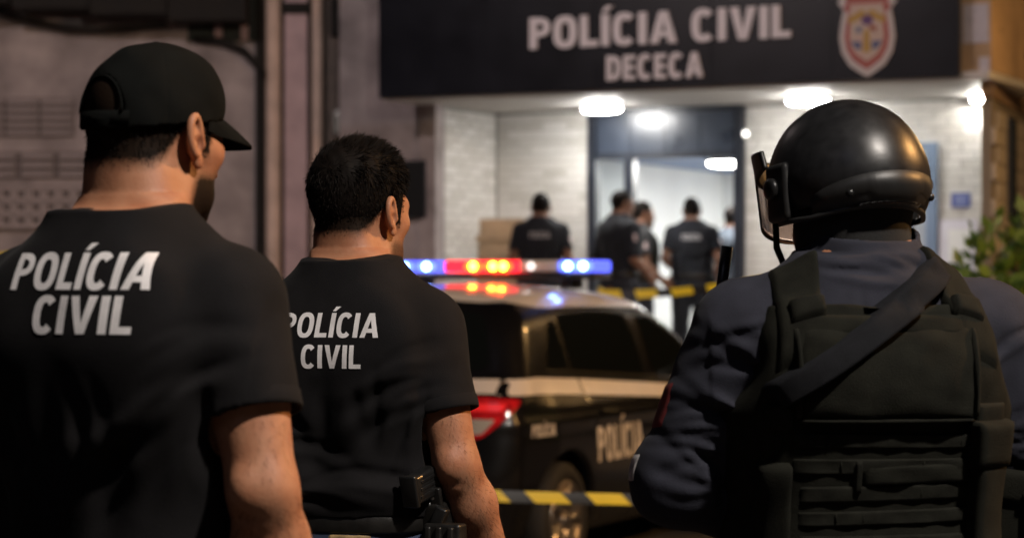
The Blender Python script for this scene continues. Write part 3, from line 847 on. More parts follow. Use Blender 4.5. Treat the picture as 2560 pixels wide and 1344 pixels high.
# cap: six-panel crown with an arched opening and strap behind, button and curved brim
def make_cap(S):
    M, hc, T = S['M'], S['hc'], S['T']
    F = Field(hc - np.array([.16, .16, .06]), hc + np.array([.16, .16, .18]), .003)
    F.add(ell(T((0, -.010, .028)), (.0855, .106, .106), M))
    F.add(ell(T((0, .030, .070)), (.066, .070, .058), M), .03)
    bot = T((0, 0, .022)); dn = M @ np.array([0, .16, -1.0])
    X = [a.reshape([-1 if i == k else 1 for k in range(3)]) for i, a in enumerate(F.ax)]
    lx, ly, lz = [sum((X[i] - hc[i]) * M[i, k] for i in range(3)) for k in range(3)]
    F.D += (.0012 * np.exp(-((np.abs(np.arctan2(lx, ly + .01) * 3 / math.pi % 1 - .5) - .5) / .012) ** 2)).astype(np.float32)         # seams
    F.D += (.0013 * np.sin(lx * 60 + lz * 90) * np.sin(ly * 70) ).astype(np.float32)
    F.D = np.maximum(F.D, ((X[0] - bot[0]) * dn[0] + (X[1] - bot[1]) * dn[1] + (X[2] - bot[2]) * dn[2]).astype(np.float32))
    inner = ell(T((0, -.010, .020)), (.0795, .0995, .099), M)
    F.sub(inner)
    arch = np.sqrt((lx / .040) ** 2 + ((lz - .028) / .050) ** 2) - 1
    arch = np.maximum(np.where(ly < -.05, arch * .04, .2), .024 - lz)
    F.D = np.maximum(F.D, -arch.astype(np.float32))
    F.D = F.D.astype(np.float32)
    cap_o = obj('cap', F.mesh('cap', 1), M_cap, S['root'])
    # strap across the opening
    bm = bmesh.new()
    rows = []
    for dz, dr in ((.006, -.002), (.006, .002), (.026, .002), (.026, -.002)):
        row = []
        for k in range(25):
            a = R(-90 - 34 + 68 * k / 24)
            row.append(bm.verts.new(T(((.0835 + dr) * math.cos(a), -.010 + (.1035 + dr) * math.sin(a), dz + .004))))
        rows.append(row)
    for j in range(4):
        a, b = rows[j], rows[(j + 1) % 4]
        for k in range(24): bm.faces.new((a[k], a[k + 1], b[k + 1], b[k]))
    bmesh.ops.recalc_face_normals(bm, faces=bm.faces[:])
    obj('strap', bm, M_cap, cap_o, True)
    # opening's bound edge
    bm = bmesh.new()
    pts = []
    for k in range(21):
        a = R(180 * k / 20); x = .040 * math.cos(a); z = .028 + .050 * math.sin(a)
        q = 1 - (x / .0855) ** 2 - ((z - .028) / .106) ** 2
        pts.append(T((x, -.010 - .106 * math.sqrt(max(q, .01)) - .0005, z)))
    tube(bm, pts, .0020, 8); obj('piping', bm, M_cap, cap_o, True)
    bm = bmesh.new()
    g = bmesh.ops.create_uvsphere(bm, u_segments=14, v_segments=8, radius=.0085, matrix=Matrix.Translation(Vector(T((0, -.006, .133)))) @ Matrix.Diagonal((1, 1, .55, 1)))
    obj('button', bm, M_cap, cap_o, True)
    # brim
    bm = bmesh.new(); nu, nv = 28, 12; G = []
    for j in range(nv + 1):
        v = j / nv; row = []
        for i in range(nu + 1):
            u = -1 + 2 * i / nu
            x0 = .079 * u; y0 = -.010 + .103 * math.sqrt(max(0, 1 - (x0 / .0855) ** 2)) - .004
            ext = .084 * max(0, 1 - abs(u) ** 2.6) ** .55
            x = x0 * (1 - .05 * v); y = y0 + ext * v
            z = .046 - .020 * abs(u) ** 2 - .030 * v * max(0, 1 - abs(u) ** 2) ** .5 - .010 * v * v
            row.append(Vector(T((x, y, z))))
        G.append(row)
    up = Vector(M @ np.array([0, 0, .0024]))
    top = [[bm.verts.new(p + up) for p in r_] for r_ in G]; btm = [[bm.verts.new(p - up) for p in r_] for r_ in G]
    for j in range(nv):
        for i in range(nu):
            bm.faces.new((top[j][i], top[j][i + 1], top[j + 1][i + 1], top[j + 1][i])); bm.faces.new((btm[j][i], btm[j + 1][i], btm[j + 1][i + 1], btm[j][i + 1]))
    for i in range(nu): bm.faces.new((top[nv][i], top[nv][i + 1], btm[nv][i + 1], btm[nv][i]))
    bmesh.ops.remove_doubles(bm, verts=bm.verts, dist=1e-5); bmesh.ops.recalc_face_normals(bm, faces=bm.faces[:])
    obj('brim', bm, M_cap, cap_o, True)
make_cap(A)
v, f = strands(A, 9000, .006, M_hair, zmin=-.058, up=.3, width=.0012, minlen=.6, zmax=.018)
q = (v.reshape(-1, 3) - A['hc']) @ A['M']
obj('hair', np_mesh('hair', v, f), M_hair, A['root'])

# ---- the bare-headed man in the middle
yawB = R(20)
B = dict(loc=(-.303, 4.6, 0), yaw=yawB, zs=1.0, w=1.0, dp=1.0, arm=1.0, head_yaw=R(18), head_pitch=R(-2), neck_r=.057, beard=.55, stub=.22,
         label='bare-headed man with short dark hair, black T-shirt lettered on the back and jeans', group='officers watching the station from the street',
         J=near_joints(1.0, None, yawB, neck=(.005, .015, 1.515), head=(.012, .06, 1.632),
                       sh_r=(.144, -.055, 1.420), el_r=(.200, -.10, 1.165), wr_r=(.285, .02, .93),
                       sh_l=(-.150, .06, 1.425), el_l=(-.215, .06, 1.16), wr_l=(-.22, .14, .93)))
make_person(B)
make_tshirt(B, zbot=1.072, frac=.625, r0=.064, r1=.062, seed=23, off=.014, blouse=1)
for s in 'rl': sleeve_hem(B, B['shirt'], s, .062, M_shirt)
nk = B['J']['neck']
collar_ring(B, B['shirt'], nk[2] - .004, .074, .072, nk[1] + .004, .016, .020)
make_trousers(B, M_jeans, h=.006, ztop=1.075, extra=.018); make_boots(B); belt(B, 1.057, .017, .013)
print_on(B, [('POLÍCIA', .013, 1.402, .045, .06, 1.0, .20), ('CIVIL', .020, 1.345, .043, .02, 1.0, .20)], mat_=M_print)
v1, f1 = hair_shell(B, .017)
v2, f2 = strands(B, 15000, .026, M_hair, up=.25, shell=.012, minlen=.16, width=.0013)
obj('hair', np_mesh('hair', np.concatenate([v1, v2]), np.concatenate([f1, f2 + len(v1)])), M_hair, B['root'])
arm_hair(B, 5000, 10)
# leather label on the jeans
lab = pad(B['trousers_bvh'], (.045, -.5, 1.026), (.042, 0, 0), (0, 0, .013), (0, 1, 0), .002, 8, 5, .001, 10)
obj('waist_label', lab, mat('label_leather', (.30, .20, .09), .6, var=.45, vscale=60), B['trousers_bvh'] and B['root'])

# pistol in its holster on his right hip, magazine pouch beside it
def rootmat(S): return Matrix.Translation(Vector(S['loc'])) @ Matrix.Rotation(-S['yaw'], 4, 'Z')
hx = Vector((-.165, 4.468, 1.118))
hol = empty('holster', hx, R(-32), 'black leather holster on the belt of the bare-headed man', 'holster')
bm = bmesh.new(); bx(bm, (0, .055, -.105), (.048, .052, .17), Matrix.Rotation(R(8), 3, 'X'), .009, 3); obj('pouch', bm, M_leather, hol, True)
bm = bmesh.new(); bx(bm, (.0, .028, -.03), (.052, .010, .075), Matrix.Rotation(R(14), 3, 'X'), .003); obj('retention_strap', bm, M_leather, hol, True)
bm = bmesh.new(); bx(bm, (-.03, .07, -.06), (.02, .05, .055), None, .004); obj('belt_loop', bm, M_leather, hol, True)
bm = bmesh.new(); lathe(bm, [(.006, 0), (.006, .003), (.003, .0045)], 12, Matrix.Translation((.008, .022, -.012)) @ Matrix.Rotation(R(90), 4, 'X')); obj('snap', bm, mat('steel', (.5, .48, .45), .3, 1.0), hol, True)
gun = empty('pistol', hx, R(-32), 'black pistol grip standing out of the hip holster', 'pistol')
Rg = Matrix.Rotation(R(14), 3, 'X')
bm = bmesh.new(); bx(bm, (0, .050, -.012), (.028, .040, .105), Matrix.Rotation(R(8), 3, 'X'), .004, 2); obj('slide', bm, M_plastic, gun, True)
bm = bmesh.new(); bx(bm, (0, -.002, .012), (.032, .078, .054), Rg, .008, 3); obj('grip', bm, M_plastic, gun, True)
bm = bmesh.new(); bx(bm, (0, -.042, .002), (.036, .010, .061), Rg, .004, 2); obj('magazine_base', bm, M_plastic, gun, True)
for dz in (-.014, 0, .014):
    bm = bmesh.new(); bx(bm, (.0165, -.002, .012 + dz), (.002, .055, .006), Rg, .0008, 1); obj('grip_ridge', bm, M_plastic, gun)
bm = bmesh.new(); tube(bm, [(0, .02, -.020), (0, .026, -.046), (0, .050, -.052)], .004, 8); obj('trigger_guard', bm, M_plastic, gun, True)
mp = empty('magazine_pouch', (-.128, 4.455, 1.03), R(-24), 'ribbed black magazine pouch below the pistol on the belt', 'pouch')
bm = bmesh.new(); bx(bm, (0, .012, -.03), (.074, .036, .12), None, .007, 3); obj('pouch', bm, M_leather, mp, True)
for dx in (-.026, -.004, .020):
    bm = bmesh.new(); bx(bm, (dx, -.008, -.032), (.012, .010, .112), None, .003, 2); obj('rib', bm, M_leather, mp, True)
bm = bmesh.new(); bx(bm, (-.012, .012, .040), (.024, .022, .040), Matrix.Rotation(R(24), 3, 'Y'), .004, 2); obj('magazine', bm, M_plastic, mp, True)

# ---- the officer in helmet and vest on the right
yawC = R(-11)
M_jacket = mat('grey_blue_twill', (.024, .025, .035), .9, var=.22, vscale=18, bump=.4, bscale=420, sheen=.03, spec=.15)
M_vest = mat('olive_black_nylon', (.0115, .0115, .0085), .92, var=.3, vscale=30, bump=.7, bscale=520, spec=.12)
M_web = mat('nylon_webbing', (.0125, .0125, .0095), .9, var=.25, vscale=60, bump=.7, bscale=700, spec=.12)
M_sling = mat('sling_webbing', (.011, .0115, .0135), .9, var=.2, vscale=50, bump=.5, bscale=600, spec=.12)
M_balac = mat('black_knit', (.010, .010, .010), .95, bump=.5, bscale=300)
C = dict(loc=(.53, 3.72, 0), yaw=yawC, zs=1.0, w=1.05, dp=1.08, arm=1.0, head_yaw=R(-15), head_pitch=R(-6), neck_r=.060, ears=True, beard=.3,
         label='officer in black helmet and olive-black tactical vest over grey-blue jacket, on the right', group='officers watching the station from the street',
         J=near_joints(1.0, None, yawC, neck=(.012, .0, 1.525), head=(-.014, .05, 1.650),
                       sh_r=(.208, .030, 1.425), el_r=(.315, .02, 1.165), wr_r=(.16, .235, 1.12),
                       sh_l=(-.180, -.03, 1.425), el_l=(-.275, -.01, 1.200), wr_l=(-.06, .22, 1.10), w=1.05),
         hdir_r=(-.8, .3, -.1), hdir_l=(.8, .3, -.1), palm_r=(0, -1, 0), palm_l=(0, -1, 0), across_r=(0, .1, 1), across_l=(0, .1, 1), curl=.8)
make_person(C)
make_trousers(C, M_darkpants, ztop=1.06); make_boots(C)
def make_jacket(S, h=.0045):
    J = S['J']; nk = np.array(J['neck'], float)
    F = Field((-.47, -.30, .96), (.47, .36, 1.64), h)
    F.add(loft(S['tab'], 2.4, .020, z0=.98))
    r = np.random.default_rng(5)
    ends = {}
    for s in ('r', 'l'):
        sg = 1 if s == 'r' else -1
        sh, el, wr = (np.array(J[q + '_' + s], float) for q in ('sh', 'el', 'wr'))
        F.add(cap(nk + np.array([sg * .03, 0, -.035]), sh + np.array([-sg * .01, 0, .006]), .055, .064), .06)
        F.add(cap(sh, el, .076, .070), .04)
        e = el + (wr - el) * .96; ends[s] = (e, wr - el)
        F.add(cut(cap(el, wr, .069, .050), e, wr - el), .03)
        for k in range(20):
            t = r.uniform(.0, 1.05); c = sh + (el - sh) * t; a = r.uniform(-.8, .8)
            F.bump(crease(c + np.array([-sg * .085, -.05, -.05 * a - .02]), c + np.array([sg * .085, -.05, .06 * a + .02]), r.uniform(.005, .010), r.uniform(.002, .0042), bow=r.uniform(-.3, .3)))
        for k in range(6):
            t = r.uniform(.0, .6); c = el + (wr - el) * t
            F.bump(crease(c + np.array([sg * .04, -.05, .07]), c + np.array([-sg * .05, -.05, -.06]), r.uniform(.008, .014), r.uniform(.003, .005), bow=r.uniform(-.2, .2)))
    # stand-up collar, folded
    cz = nk[2]
    col_ = lambda z0, z1, r0, r1: cap((nk[0], nk[1] + .004, z0), (nk[0], nk[1] + .012, z1), r0, r1)
    F.add(cut(col_(cz - .05, cz + .065, .098, .088), (nk[0], nk[1], cz + .058), (0, -.25, 1)), .02)
    F.add(cut(col_(cz - .05, cz + .022, .112, .104), (nk[0], nk[1], cz + .022), (0, -.15, 1)), .012)
    F.sub(cap((nk[0], nk[1] + .01, cz + .03), (nk[0], nk[1] + .02, cz + .14), .080, .082))
    for k in range(6):
        x = r.uniform(-.08, .08); F.bump(crease((x - .06, -.09, cz + r.uniform(-.03, .03)), (x + .07, -.09, cz + r.uniform(-.03, .04)), .007, .004))
    for k in range(5):
        x = r.uniform(-.1, .1); F.bump(crease((x, -.12, 1.50), (x + r.uniform(-.06, .06), -.12, 1.40), .009, .004))
    F.bump(ripple(F.lo, F.lo + 2, .0018, 60, 3))
    me = F.mesh('jacket', 1); o = obj('jacket', me, M_jacket, S['root']); S['jacket'] = o; S['jacket_bvh'] = bvh_of(me)
make_jacket(C)
def make_vest(S):
    F = Field((-.26, -.27, .97), (.26, .28, 1.56), .0045)
    lo, hi, f0 = loft(S['tab'], 2.6, .040, z0=1.0, z1=1.47)
    F.add((lo, hi, f0))
    nk = np.array(S['J']['neck'])
    for sg in (-1, 1):
        F.sub(cap((sg * .285, -.3, 1.400), (sg * .285, .3, 1.400), .100, .100), .02)  # armholes
        F.sub(cap((sg * .27, -.3, 1.48), (sg * .27, .3, 1.48), .095, .095), .02)
    F.sub(ell((nk[0], nk[1] - .12, 1.520), (.088, .11, .055)), .02)
    F.bump(ripple(F.lo, F.lo + 2, .0012, 50, 8))
    me = F.mesh('vest', 1); o = obj('vest', me, M_vest, S['root']); S['vest'] = o; S['vest_bvh'] = bvh_of(me)
    B_ = S['vest_bvh']; E = (0, 1, 0)
    def put(name, x0, x1, z0, z1, th, m=M_vest, nu=14, nv=10, skew=(0, 0), rd=6.0, fn=None, lift=0.0):
        bm = pad(B_, ((x0 + x1) / 2, -.6, (z0 + z1) / 2), ((x1 - x0) / 2, 0, skew[0]), (skew[1], 0, (z1 - z0) / 2), E, th, nu, nv, .006, rd, fn, lift)
        return obj(name, bm, m, o, True)
    put('back_panel', -.150, .128, 1.298, 1.442, .020, nu=22, nv=14, fn=lambda u, v: .0026 * math.sin(6 * u + 3 * v) * math.sin(6 * v + 1) + .0016 * math.sin(11 * u - 4 * v))
    put('panel_flap', -.152, .130, 1.425, 1.456, .016, nu=22, nv=8)
    z = 1.270; rr = np.random.default_rng(12)
    for k in range(7):                                                             # webbing rows, each a little slack and uneven
        x0, x1 = -.150 + rr.uniform(-.004, .012), .150 - rr.uniform(-.004, .02); sk = rr.uniform(-.003, .003); hh = .0125 + rr.uniform(-.001, .002)
        ph = rr.uniform(0, 6); lumps = rr.uniform(.0012, .0030)
        put('webbing', x0, x1, z - hh, z + hh, .0042, M_web, 30, 7, (sk, 0), fn=lambda u, v, ph=ph, lumps=lumps: lumps * math.sin(6.5 * u + ph) * (1 - v * v) + .0012 * math.sin(17 * u + ph), rd=14)
        for xx in rr.uniform(-.13, .13, rr.integers(2, 5)):
            put('stitch_bar', xx - .0020, xx + .0020, z - hh, z + hh, .0058, M_web, 3, 4, rd=10)
        z -= .0375 + rr.uniform(-.002, .002)
    put('strap_loop', -.062, -.050, 1.19, 1.245, .011, M_web, 6, 8); put('cover_strip', -.050, .140, 1.205, 1.236, .0085, M_vest, 22, 8, (.002, 0), fn=lambda u, v: .0015 * math.sin(5 * u + 2 * v))
    for xx, za, zb__ in ((-.146, 1.30, 1.44), (.124, 1.30, 1.44)): put('edge_binding', xx - .005, xx + .005, za, zb__, .021, M_web, 4, 16, rd=12)
    put('edge_binding', -.150, .128, 1.296, 1.304, .019, M_web, 24, 4, rd=12);
    put('drag_handle', -.045, .050, 1.463, 1.480, .014, M_web, 14, 7)
    jv = get_v(S['jacket'].data); vv = get_v(me)
    JB = BVHTree.FromPolygons([tuple(c) for c in np.concatenate([vv, jv]).tolist()], np.concatenate([get_q(me), get_q(S['jacket'].data) + len(vv)]).tolist())
    for sg, xc in ((-1, -.128), (1, .125)):                                        # straps and buckles over the shoulders
        dr = Vector((0, .70, -.71)); up = Vector((-sg * .012, .071, .070))
        o1 = obj('shoulder_strap', pad(JB, Vector((xc, -.105, 1.465)) - dr * .5, (.034, 0, 0), up, dr, .013, 12, 16, .006, 10), M_vest, o, True)
        obj('buckle', pad(JB, Vector((xc - sg * .002, -.120, 1.440)) - dr * .5, (.027, 0, .0), (0, .014, .014), dr, .024, 8, 7, .004, 8), M_web, o1, True)
        obj('strap_end', pad(JB, Vector((xc + sg * .002, -.135, 1.410)) - dr * .5, (.017, 0, .0), (-sg * .004, .022, .022), dr, .009, 8, 8, .004, 10), M_web, o1, True)
    put('side_strap', .125, .185, 1.285, 1.325, .012, M_web, 10, 7); put('side_strap', -.190, -.150, 1.285, 1.325, .012, M_web, 10, 7)
    put('side_strap', .140, .190, 1.155, 1.195, .012, M_web, 10, 7); put('side_strap', -.190, -.150, 1.155, 1.195, .012, M_web, 10, 7)
    # pouches at the right side
    put('pouch', .120, .192, 1.075, 1.265, .040, M_vest, 14, 14); put('pouch_flap', .117, .195, 1.225, 1.300, .046, M_vest, 14, 10, rd=9)
    put('pouch', -.195, -.150, 1.05, 1.24, .030, M_vest, 12, 14)
make_vest(C)
# pouch worn on the belt behind his right elbow, with a metal clip
pp = empty('utility_pouch', rootmat(C) @ Vector((.232, -.075, 1.13)), -yawC - R(30), 'olive-black utility pouch with steel rod clip at right edge of the vest', 'pouch')
bm = bmesh.new(); bx(bm, (0, 0, 0), (.075, .05, .15), None, .014, 3); obj('pouch', bm, M_vest, pp, True)
bm = bmesh.new(); bx(bm, (0, -.004, .062), (.082, .056, .05), Matrix.Rotation(R(6), 3, 'Y'), .012, 3); obj('flap', bm, M_vest, pp, True)
bm = bmesh.new(); tube(bm, [(.018, -.032, .05), (.019, -.034, 0), (.018, -.032, -.065)], .0035, 8); obj('clip', bm, mat('dull_steel', (.32, .30, .26), .4, 1.0), pp, True)
bm = bmesh.new(); bmesh.ops.create_uvsphere(bm, u_segments=12, v_segments=8, radius=.007, matrix=Matrix.Translation((.018, -.033, .052))); obj('clip_knob', bm, mat('steel', (.5, .48, .45), .3, 1.0), pp, True)
# sling lying across his back
bmv = get_v(C['vest'].data); both = BVHTree.FromPolygons([tuple(c) for c in np.concatenate([bmv, get_v(C['jacket'].data)]).tolist()], np.concatenate([get_q(C['vest'].data), get_q(C['jacket'].data) + len(bmv)]).tolist())
dv = Vector((.145, 0, .098)); per = Vector((-dv.z, 0, dv.x)).normalized() * .021
sl = pad(both, (-.035, -.6, 1.432), dv, per, (0, 1, 0), .005, 30, 8, .004, 16, None, .027)
sl = obj('rifle_sling', sl, M_sling, None, True); sl.matrix_world = rootmat(C)
tag(sl, 'dark blue-grey sling strap running diagonally over the tactical vest', 'strap')
# helmet
M_helm = mat('helmet_shell', (.013, .013, .014), .36, var=.3, vscale=45, bump=.03, bscale=700, spec=.42)
M_helm2 = mat('helmet_band', (.016, .016, .016), .45, var=.2, vscale=30)
def make_helmet(S):
    M, T = S['M'], S['T']; hc = S['hc']
    c0 = (0, -.012, .022)
    F = Field(hc - .2, hc + .2, .003)
    F.add(ell(T(c0), (.112, .134, .113), M))
    F.add(ell(T((0, -.018, -.005)), (.114, .134, .090), M), .03)
    X = [a.reshape([-1 if i == k else 1 for k in range(3)]) for i, a in enumerate(F.ax)]
    lx, ly, lz = [sum((X[i] - hc[i]) * M[i, k] for i in range(3)) for k in range(3)]
    zb = -.062 + .085 * np.clip((ly - .03) / .06, 0, 1) + .018 * np.clip((-ly - .05) / .1, 0, 1)        # rim: low over ears and nape, raised at the brow
    F.D = np.maximum(F.D, (zb - lz).astype(np.float32))
    F.sub(ell(T((0, -.012, .022)), (.103, .124, .102), M)); F.sub(ell(T((0, -.012, -.04)), (.104, .124, .08), M), .01)
    F.D = F.D.astype(np.float32)
    me = F.mesh('helmet', 1); hel = obj('helmet', me, M_helm, S['root'])
    B_ = bvh_of(me)
    def ringpts(a0, a1, z, off, n=40, zz=None):
        pts = []
        for k in range(n + 1):
            a = a0 + (a1 - a0) * k / n
            d = np.array([math.sin(a), math.cos(a), 0]); zk = z if zz is None else zz(k / n)
            o = Vector(T((0, -.01, zk)) + M @ d * .4); h_ = B_.ray_cast(o, Vector(-(M @ d)))
            if h_[0] is not None: pts.append(h_[0] + Vector(M @ d) * off)
        return pts
    # rear band: a raised strip above the rim with its upper seam and rivets
    def band(name, a0, a1, zlo, zhi, th, m):
        bm = bmesh.new(); n = 44; rows = []
        for (t, o_) in ((0, -.003), (.02, th), (.5, th * 1.1), (.98, th), (1.0, -.003)):
            row = []
            for k in range(n + 1):
                a = a0 + (a1 - a0) * k / n; e = min(1, min(k, n - k) / 4)
                d = np.array([math.sin(a), math.cos(a), 0]); z = zlo(a) + (zhi(a) - zlo(a)) * t
                h_ = B_.ray_cast(Vector(T((0, -.01, z)) + M @ d * .4), Vector(-(M @ d)))
                row.append(bm.verts.new((h_[0] if h_[0] is not None else Vector(T((0, -.01, z)) + M @ d * .114)) + Vector(M @ d) * o_ * (1 if o_ < 0 else max(e, .2))))
            rows.append(row)
        for p, q_ in zip(rows[:-1], rows[1:]):
            for k in range(n): bm.faces.new((p[k], p[k + 1], q_[k + 1], q_[k]))
        bmesh.ops.recalc_face_normals(bm, faces=bm.faces[:])
        return obj(name, bm, m, hel, True)
    rim = lambda a: -.062 + .085 * max(0, min(1, (math.cos(a) * .134 - .042) / .06)) + .018 * max(0, min(1, (-math.cos(a) * .134 - .062) / .1))
    band('rear_band', R(118), R(242), lambda a: rim(a) + .006, lambda a: rim(a) + .055 - .02 * abs((a - math.pi) / R(62)) ** 2, .0035, M_helm2)
    band('rim_bead', R(76), R(284), lambda a: rim(a) - .0005 + .002, lambda a: rim(a) + .009, .0045, M_helm2)
    for a, z in ((R(140), rim(R(140)) + .026), (R(212), rim(R(212)) + .026), (R(178), rim(math.pi) + .04)):
        d = np.array([math.sin(a), math.cos(a), 0]); h_ = B_.ray_cast(Vector(T((0, -.01, z)) + M @ d * .4), Vector(-(M @ d)))
        if a == R(178): continue
        bm = bmesh.new(); bmesh.ops.create_uvsphere(bm, u_segments=12, v_segments=8, radius=.0065, matrix=Matrix.Translation(h_[0] + Vector(M @ d) * .003))
        obj('rivet', bm, mat('rivet_black', (.03, .03, .03), .3, .6), hel, True)
    # visor pivots on both sides
    for sg in (-1, 1):
        bm = bmesh.new(); Mr = Matrix([list(r_) for r_ in M])
        bx(bm, T((sg * .115, .000, -.010)), (.020, .058, .090), Mr, .010, 3); pv = obj('visor_pivot', bm, M_helm2, hel, True)
        bm = bmesh.new(); lathe(bm, [(.017, 0), (.017, .006), (.011, .009)], 20, Matrix.Translation(Vector(T((sg * .127, .004, -.004)))) @ (Mr.to_4x4() @ Matrix.Rotation(R(90) * sg, 4, 'Y'))); obj('pivot_cap', bm, M_plastic, pv, True)
    # clear visor wrapping the face, framed in black at its upper edge
    m = bpy.data.materials.new('visor_polycarbonate'); m.use_nodes = True; MATS[m.name] = m
    p = m.node_tree.nodes['Principled BSDF']; p.inputs['Base Color'].default_value = (.30, .22, .18, 1); p.inputs['Transmission Weight'].default_value = 1.0; p.inputs['Roughness'].default_value = .08; p.inputs['IOR'].default_value = 1.08
    def wrap(name, z0, z1, rad, a_max, th, mt, par):
        bm = bmesh.new(); n, nz = 44, 8; L_ = []
        for o_ in (0, th):
            rows = []
            for j in range(nz + 1):
                t = j / nz; row = []
                for k in range(n + 1):
                    a = -a_max + 2 * a_max * k / n
                    r_ = rad + o_ ; zz = z0 + (z1 - z0) * t + .022 * (1 - t) * (abs(a) / a_max) ** 2
                    row.append(bm.verts.new(T((r_ * .98 * math.sin(a), .012 + (r_ * 1.12) * math.cos(a) - .01 * (1 - t), zz))))
                rows.append(row)
            for j in range(nz):
                for k in range(n): bm.faces.new((rows[j][k], rows[j][k + 1], rows[j + 1][k + 1], rows[j + 1][k]))
            L_.append(rows)
        a_, b_ = L_
        for k in range(n):
            bm.faces.new((a_[0][k], a_[0][k + 1], b_[0][k + 1], b_[0][k])); bm.faces.new((a_[nz][k], a_[nz][k + 1], b_[nz][k + 1], b_[nz][k]))
        for j in range(nz):
            bm.faces.new((a_[j][0], a_[j + 1][0], b_[j + 1][0], b_[j][0])); bm.faces.new((a_[j][n], a_[j + 1][n], b_[j + 1][n], b_[j][n]))
        bmesh.ops.recalc_face_normals(bm, faces=bm.faces[:])
        return obj(name, bm, mt, par, True)
    wrap('visor', -.072, .030, .1245, R(58), .003, m, hel)
    wrap('visor_frame', .010, .060, .1250, R(82), .006, M_helm2, hel)
    # chin strap and cup
    for sg in (-1, 1):
        bm = bmesh.new(); tube(bm, [T((sg * .098, .045, -.035)), T((sg * .080, .075, -.085)), T((sg * .045, .105, -.120)), T((0, .112, -.126))], .0055, 8)
        obj('chin_strap', bm, M_web, hel, True)
    bm = bmesh.new(); bmesh.ops.create_uvsphere(bm, u_segments=18, v_segments=12, radius=1, matrix=Matrix.Translation(Vector(T((0, .092, -.122)))) @ Matrix([list(r_) for r_ in M]).to_4x4() @ Matrix.Diagonal((.034, .028, .020, 1)))
    obj('chin_cup', bm, M_plastic, hel, True)
    # padded neck guard under the rim
    Fn = Field(hc - np.array([.16, .18, .18]), hc + np.array([.16, .18, .05]), .004)
    Fn.add(cut(cap(T((0, -.028, -.02)), T((0, -.012, -.138)), .094, .088), T((0, 0, -.128)), M @ np.array([0, 0, -1.0])))
    Xn = [a.reshape([-1 if i == k else 1 for k in range(3)]) for i, a in enumerate(Fn.ax)]
    lyn = sum((Xn[i] - hc[i]) * M[i, 1] for i in range(3))
    Fn.D = np.maximum(Fn.D, lyn - .045); Fn.D = Fn.D.astype(np.float32)
    Fn.bump(ripple(Fn.lo, Fn.lo + 2, .003, 60, 4))
    obj('neck_guard', Fn.mesh('neck_guard', 1), M_balac, hel)
make_helmet(C)
# radio on the front of his left shoulder
rd = empty('handheld_radio', rootmat(C) @ Vector((-.150, .175, 1.395)), -yawC, 'black two-way radio with stub antenna rising past the left shoulder of the helmeted officer', 'radio')
bm = bmesh.new(); bx(bm, (0, 0, 0), (.058, .036, .12), None, .006, 3); obj('case', bm, M_plastic, rd, True)
bm = bmesh.new(); tube(bm, [(-.018, 0, .058), (-.015, 0, .10), (-.006, 0, .165)], [.0095, .009, .0095], 14); an = obj('antenna', bm, M_plastic, rd, True)
bm = bmesh.new(); lathe(bm, [(.008, 0), (.008, .014), (.006, .016)], 14, Matrix.Translation((.016, 0, .060))); obj('knob', bm, M_plastic, rd, True)
bm = bmesh.new(); bx(bm, (0, -.022, -.01), (.03, .012, .06), None, .003, 2); obj('clip', bm, M_plastic, rd, True)
# red patch imitating a red-lit edge, and small white badge on the left sleeve
sh_, el_ = np.array(C['J']['sh_l']), np.array(C['J']['el_l'])
for t_, nm, m_, du_, dv_ in ((.38, 'sleeve_red_glint', mat('glint_red', (.12, .010, .010), .8, var=.3, vscale=60), (.006, .022, 0), (-.008, 0, .030)), (.80, 'sleeve_badge', mat('badge_white', (.5, .48, .47), .8, var=.4, vscale=80), (.004, .014, 0), (-.006, 0, .018))):
    c_ = sh_ + (el_ - sh_) * t_
    bm = pad(C['jacket_bvh'], Vector(c_) - Vector((.9, -.05, .25)) * .5, du_, dv_, (.9, -.05, .25), .0015, 8, 8, .0005, 20); obj(nm, bm, m_, C['jacket'], True)
# ================================================================ ground
M_asph = mat('asphalt', (.045, .043, .042), .8, var=.35, vscale=3, bump=.5, bscale=90, bdist=.01)
M_pave = mat('pavement_concrete', (.22, .20, .18), .8, var=.2, vscale=4, bump=.3, bscale=60, bdist=.01)
M_step = mat('step_stone', (.26, .25, .24), .7, var=.15, vscale=5, bump=.2, bscale=60, bdist=.01)
bm = bmesh.new(); v4 = [bm.verts.new(p) for p in ((-120, -80, 0), (120, -80, 0), (120, 160, 0), (-120, 160, 0))]; bm.faces.new(v4)
tag(obj('street', bm, M_asph), kind='structure')

# station frame: local x along the front (to the right), y into the building, z up
ST0 = Vector((-1.143, 21.58, 0)); STA = math.atan2(-.431, .902)
cU, sU = math.cos(STA), math.sin(STA)
def stU(px, w):
    """x along the front of the point seen at column px on the plane y = w"""
    k = (px - CX) / FPX
    return (k * (ST0.y + cU * w) - ST0.x + sU * w) / (cU - sU * k)
def stZ(px, py, w):
    u = stU(px, w); Y = ST0.y + sU * u + cU * w
    return CAMZ + (HZ - py) / FPX * Y
def stP(u, w, z): return Vector((ST0.x + cU * u - sU * w, ST0.y + sU * u + cU * w, z))
FLZ = .58; SOF = 3.14; WB = 1.9; WP = .8

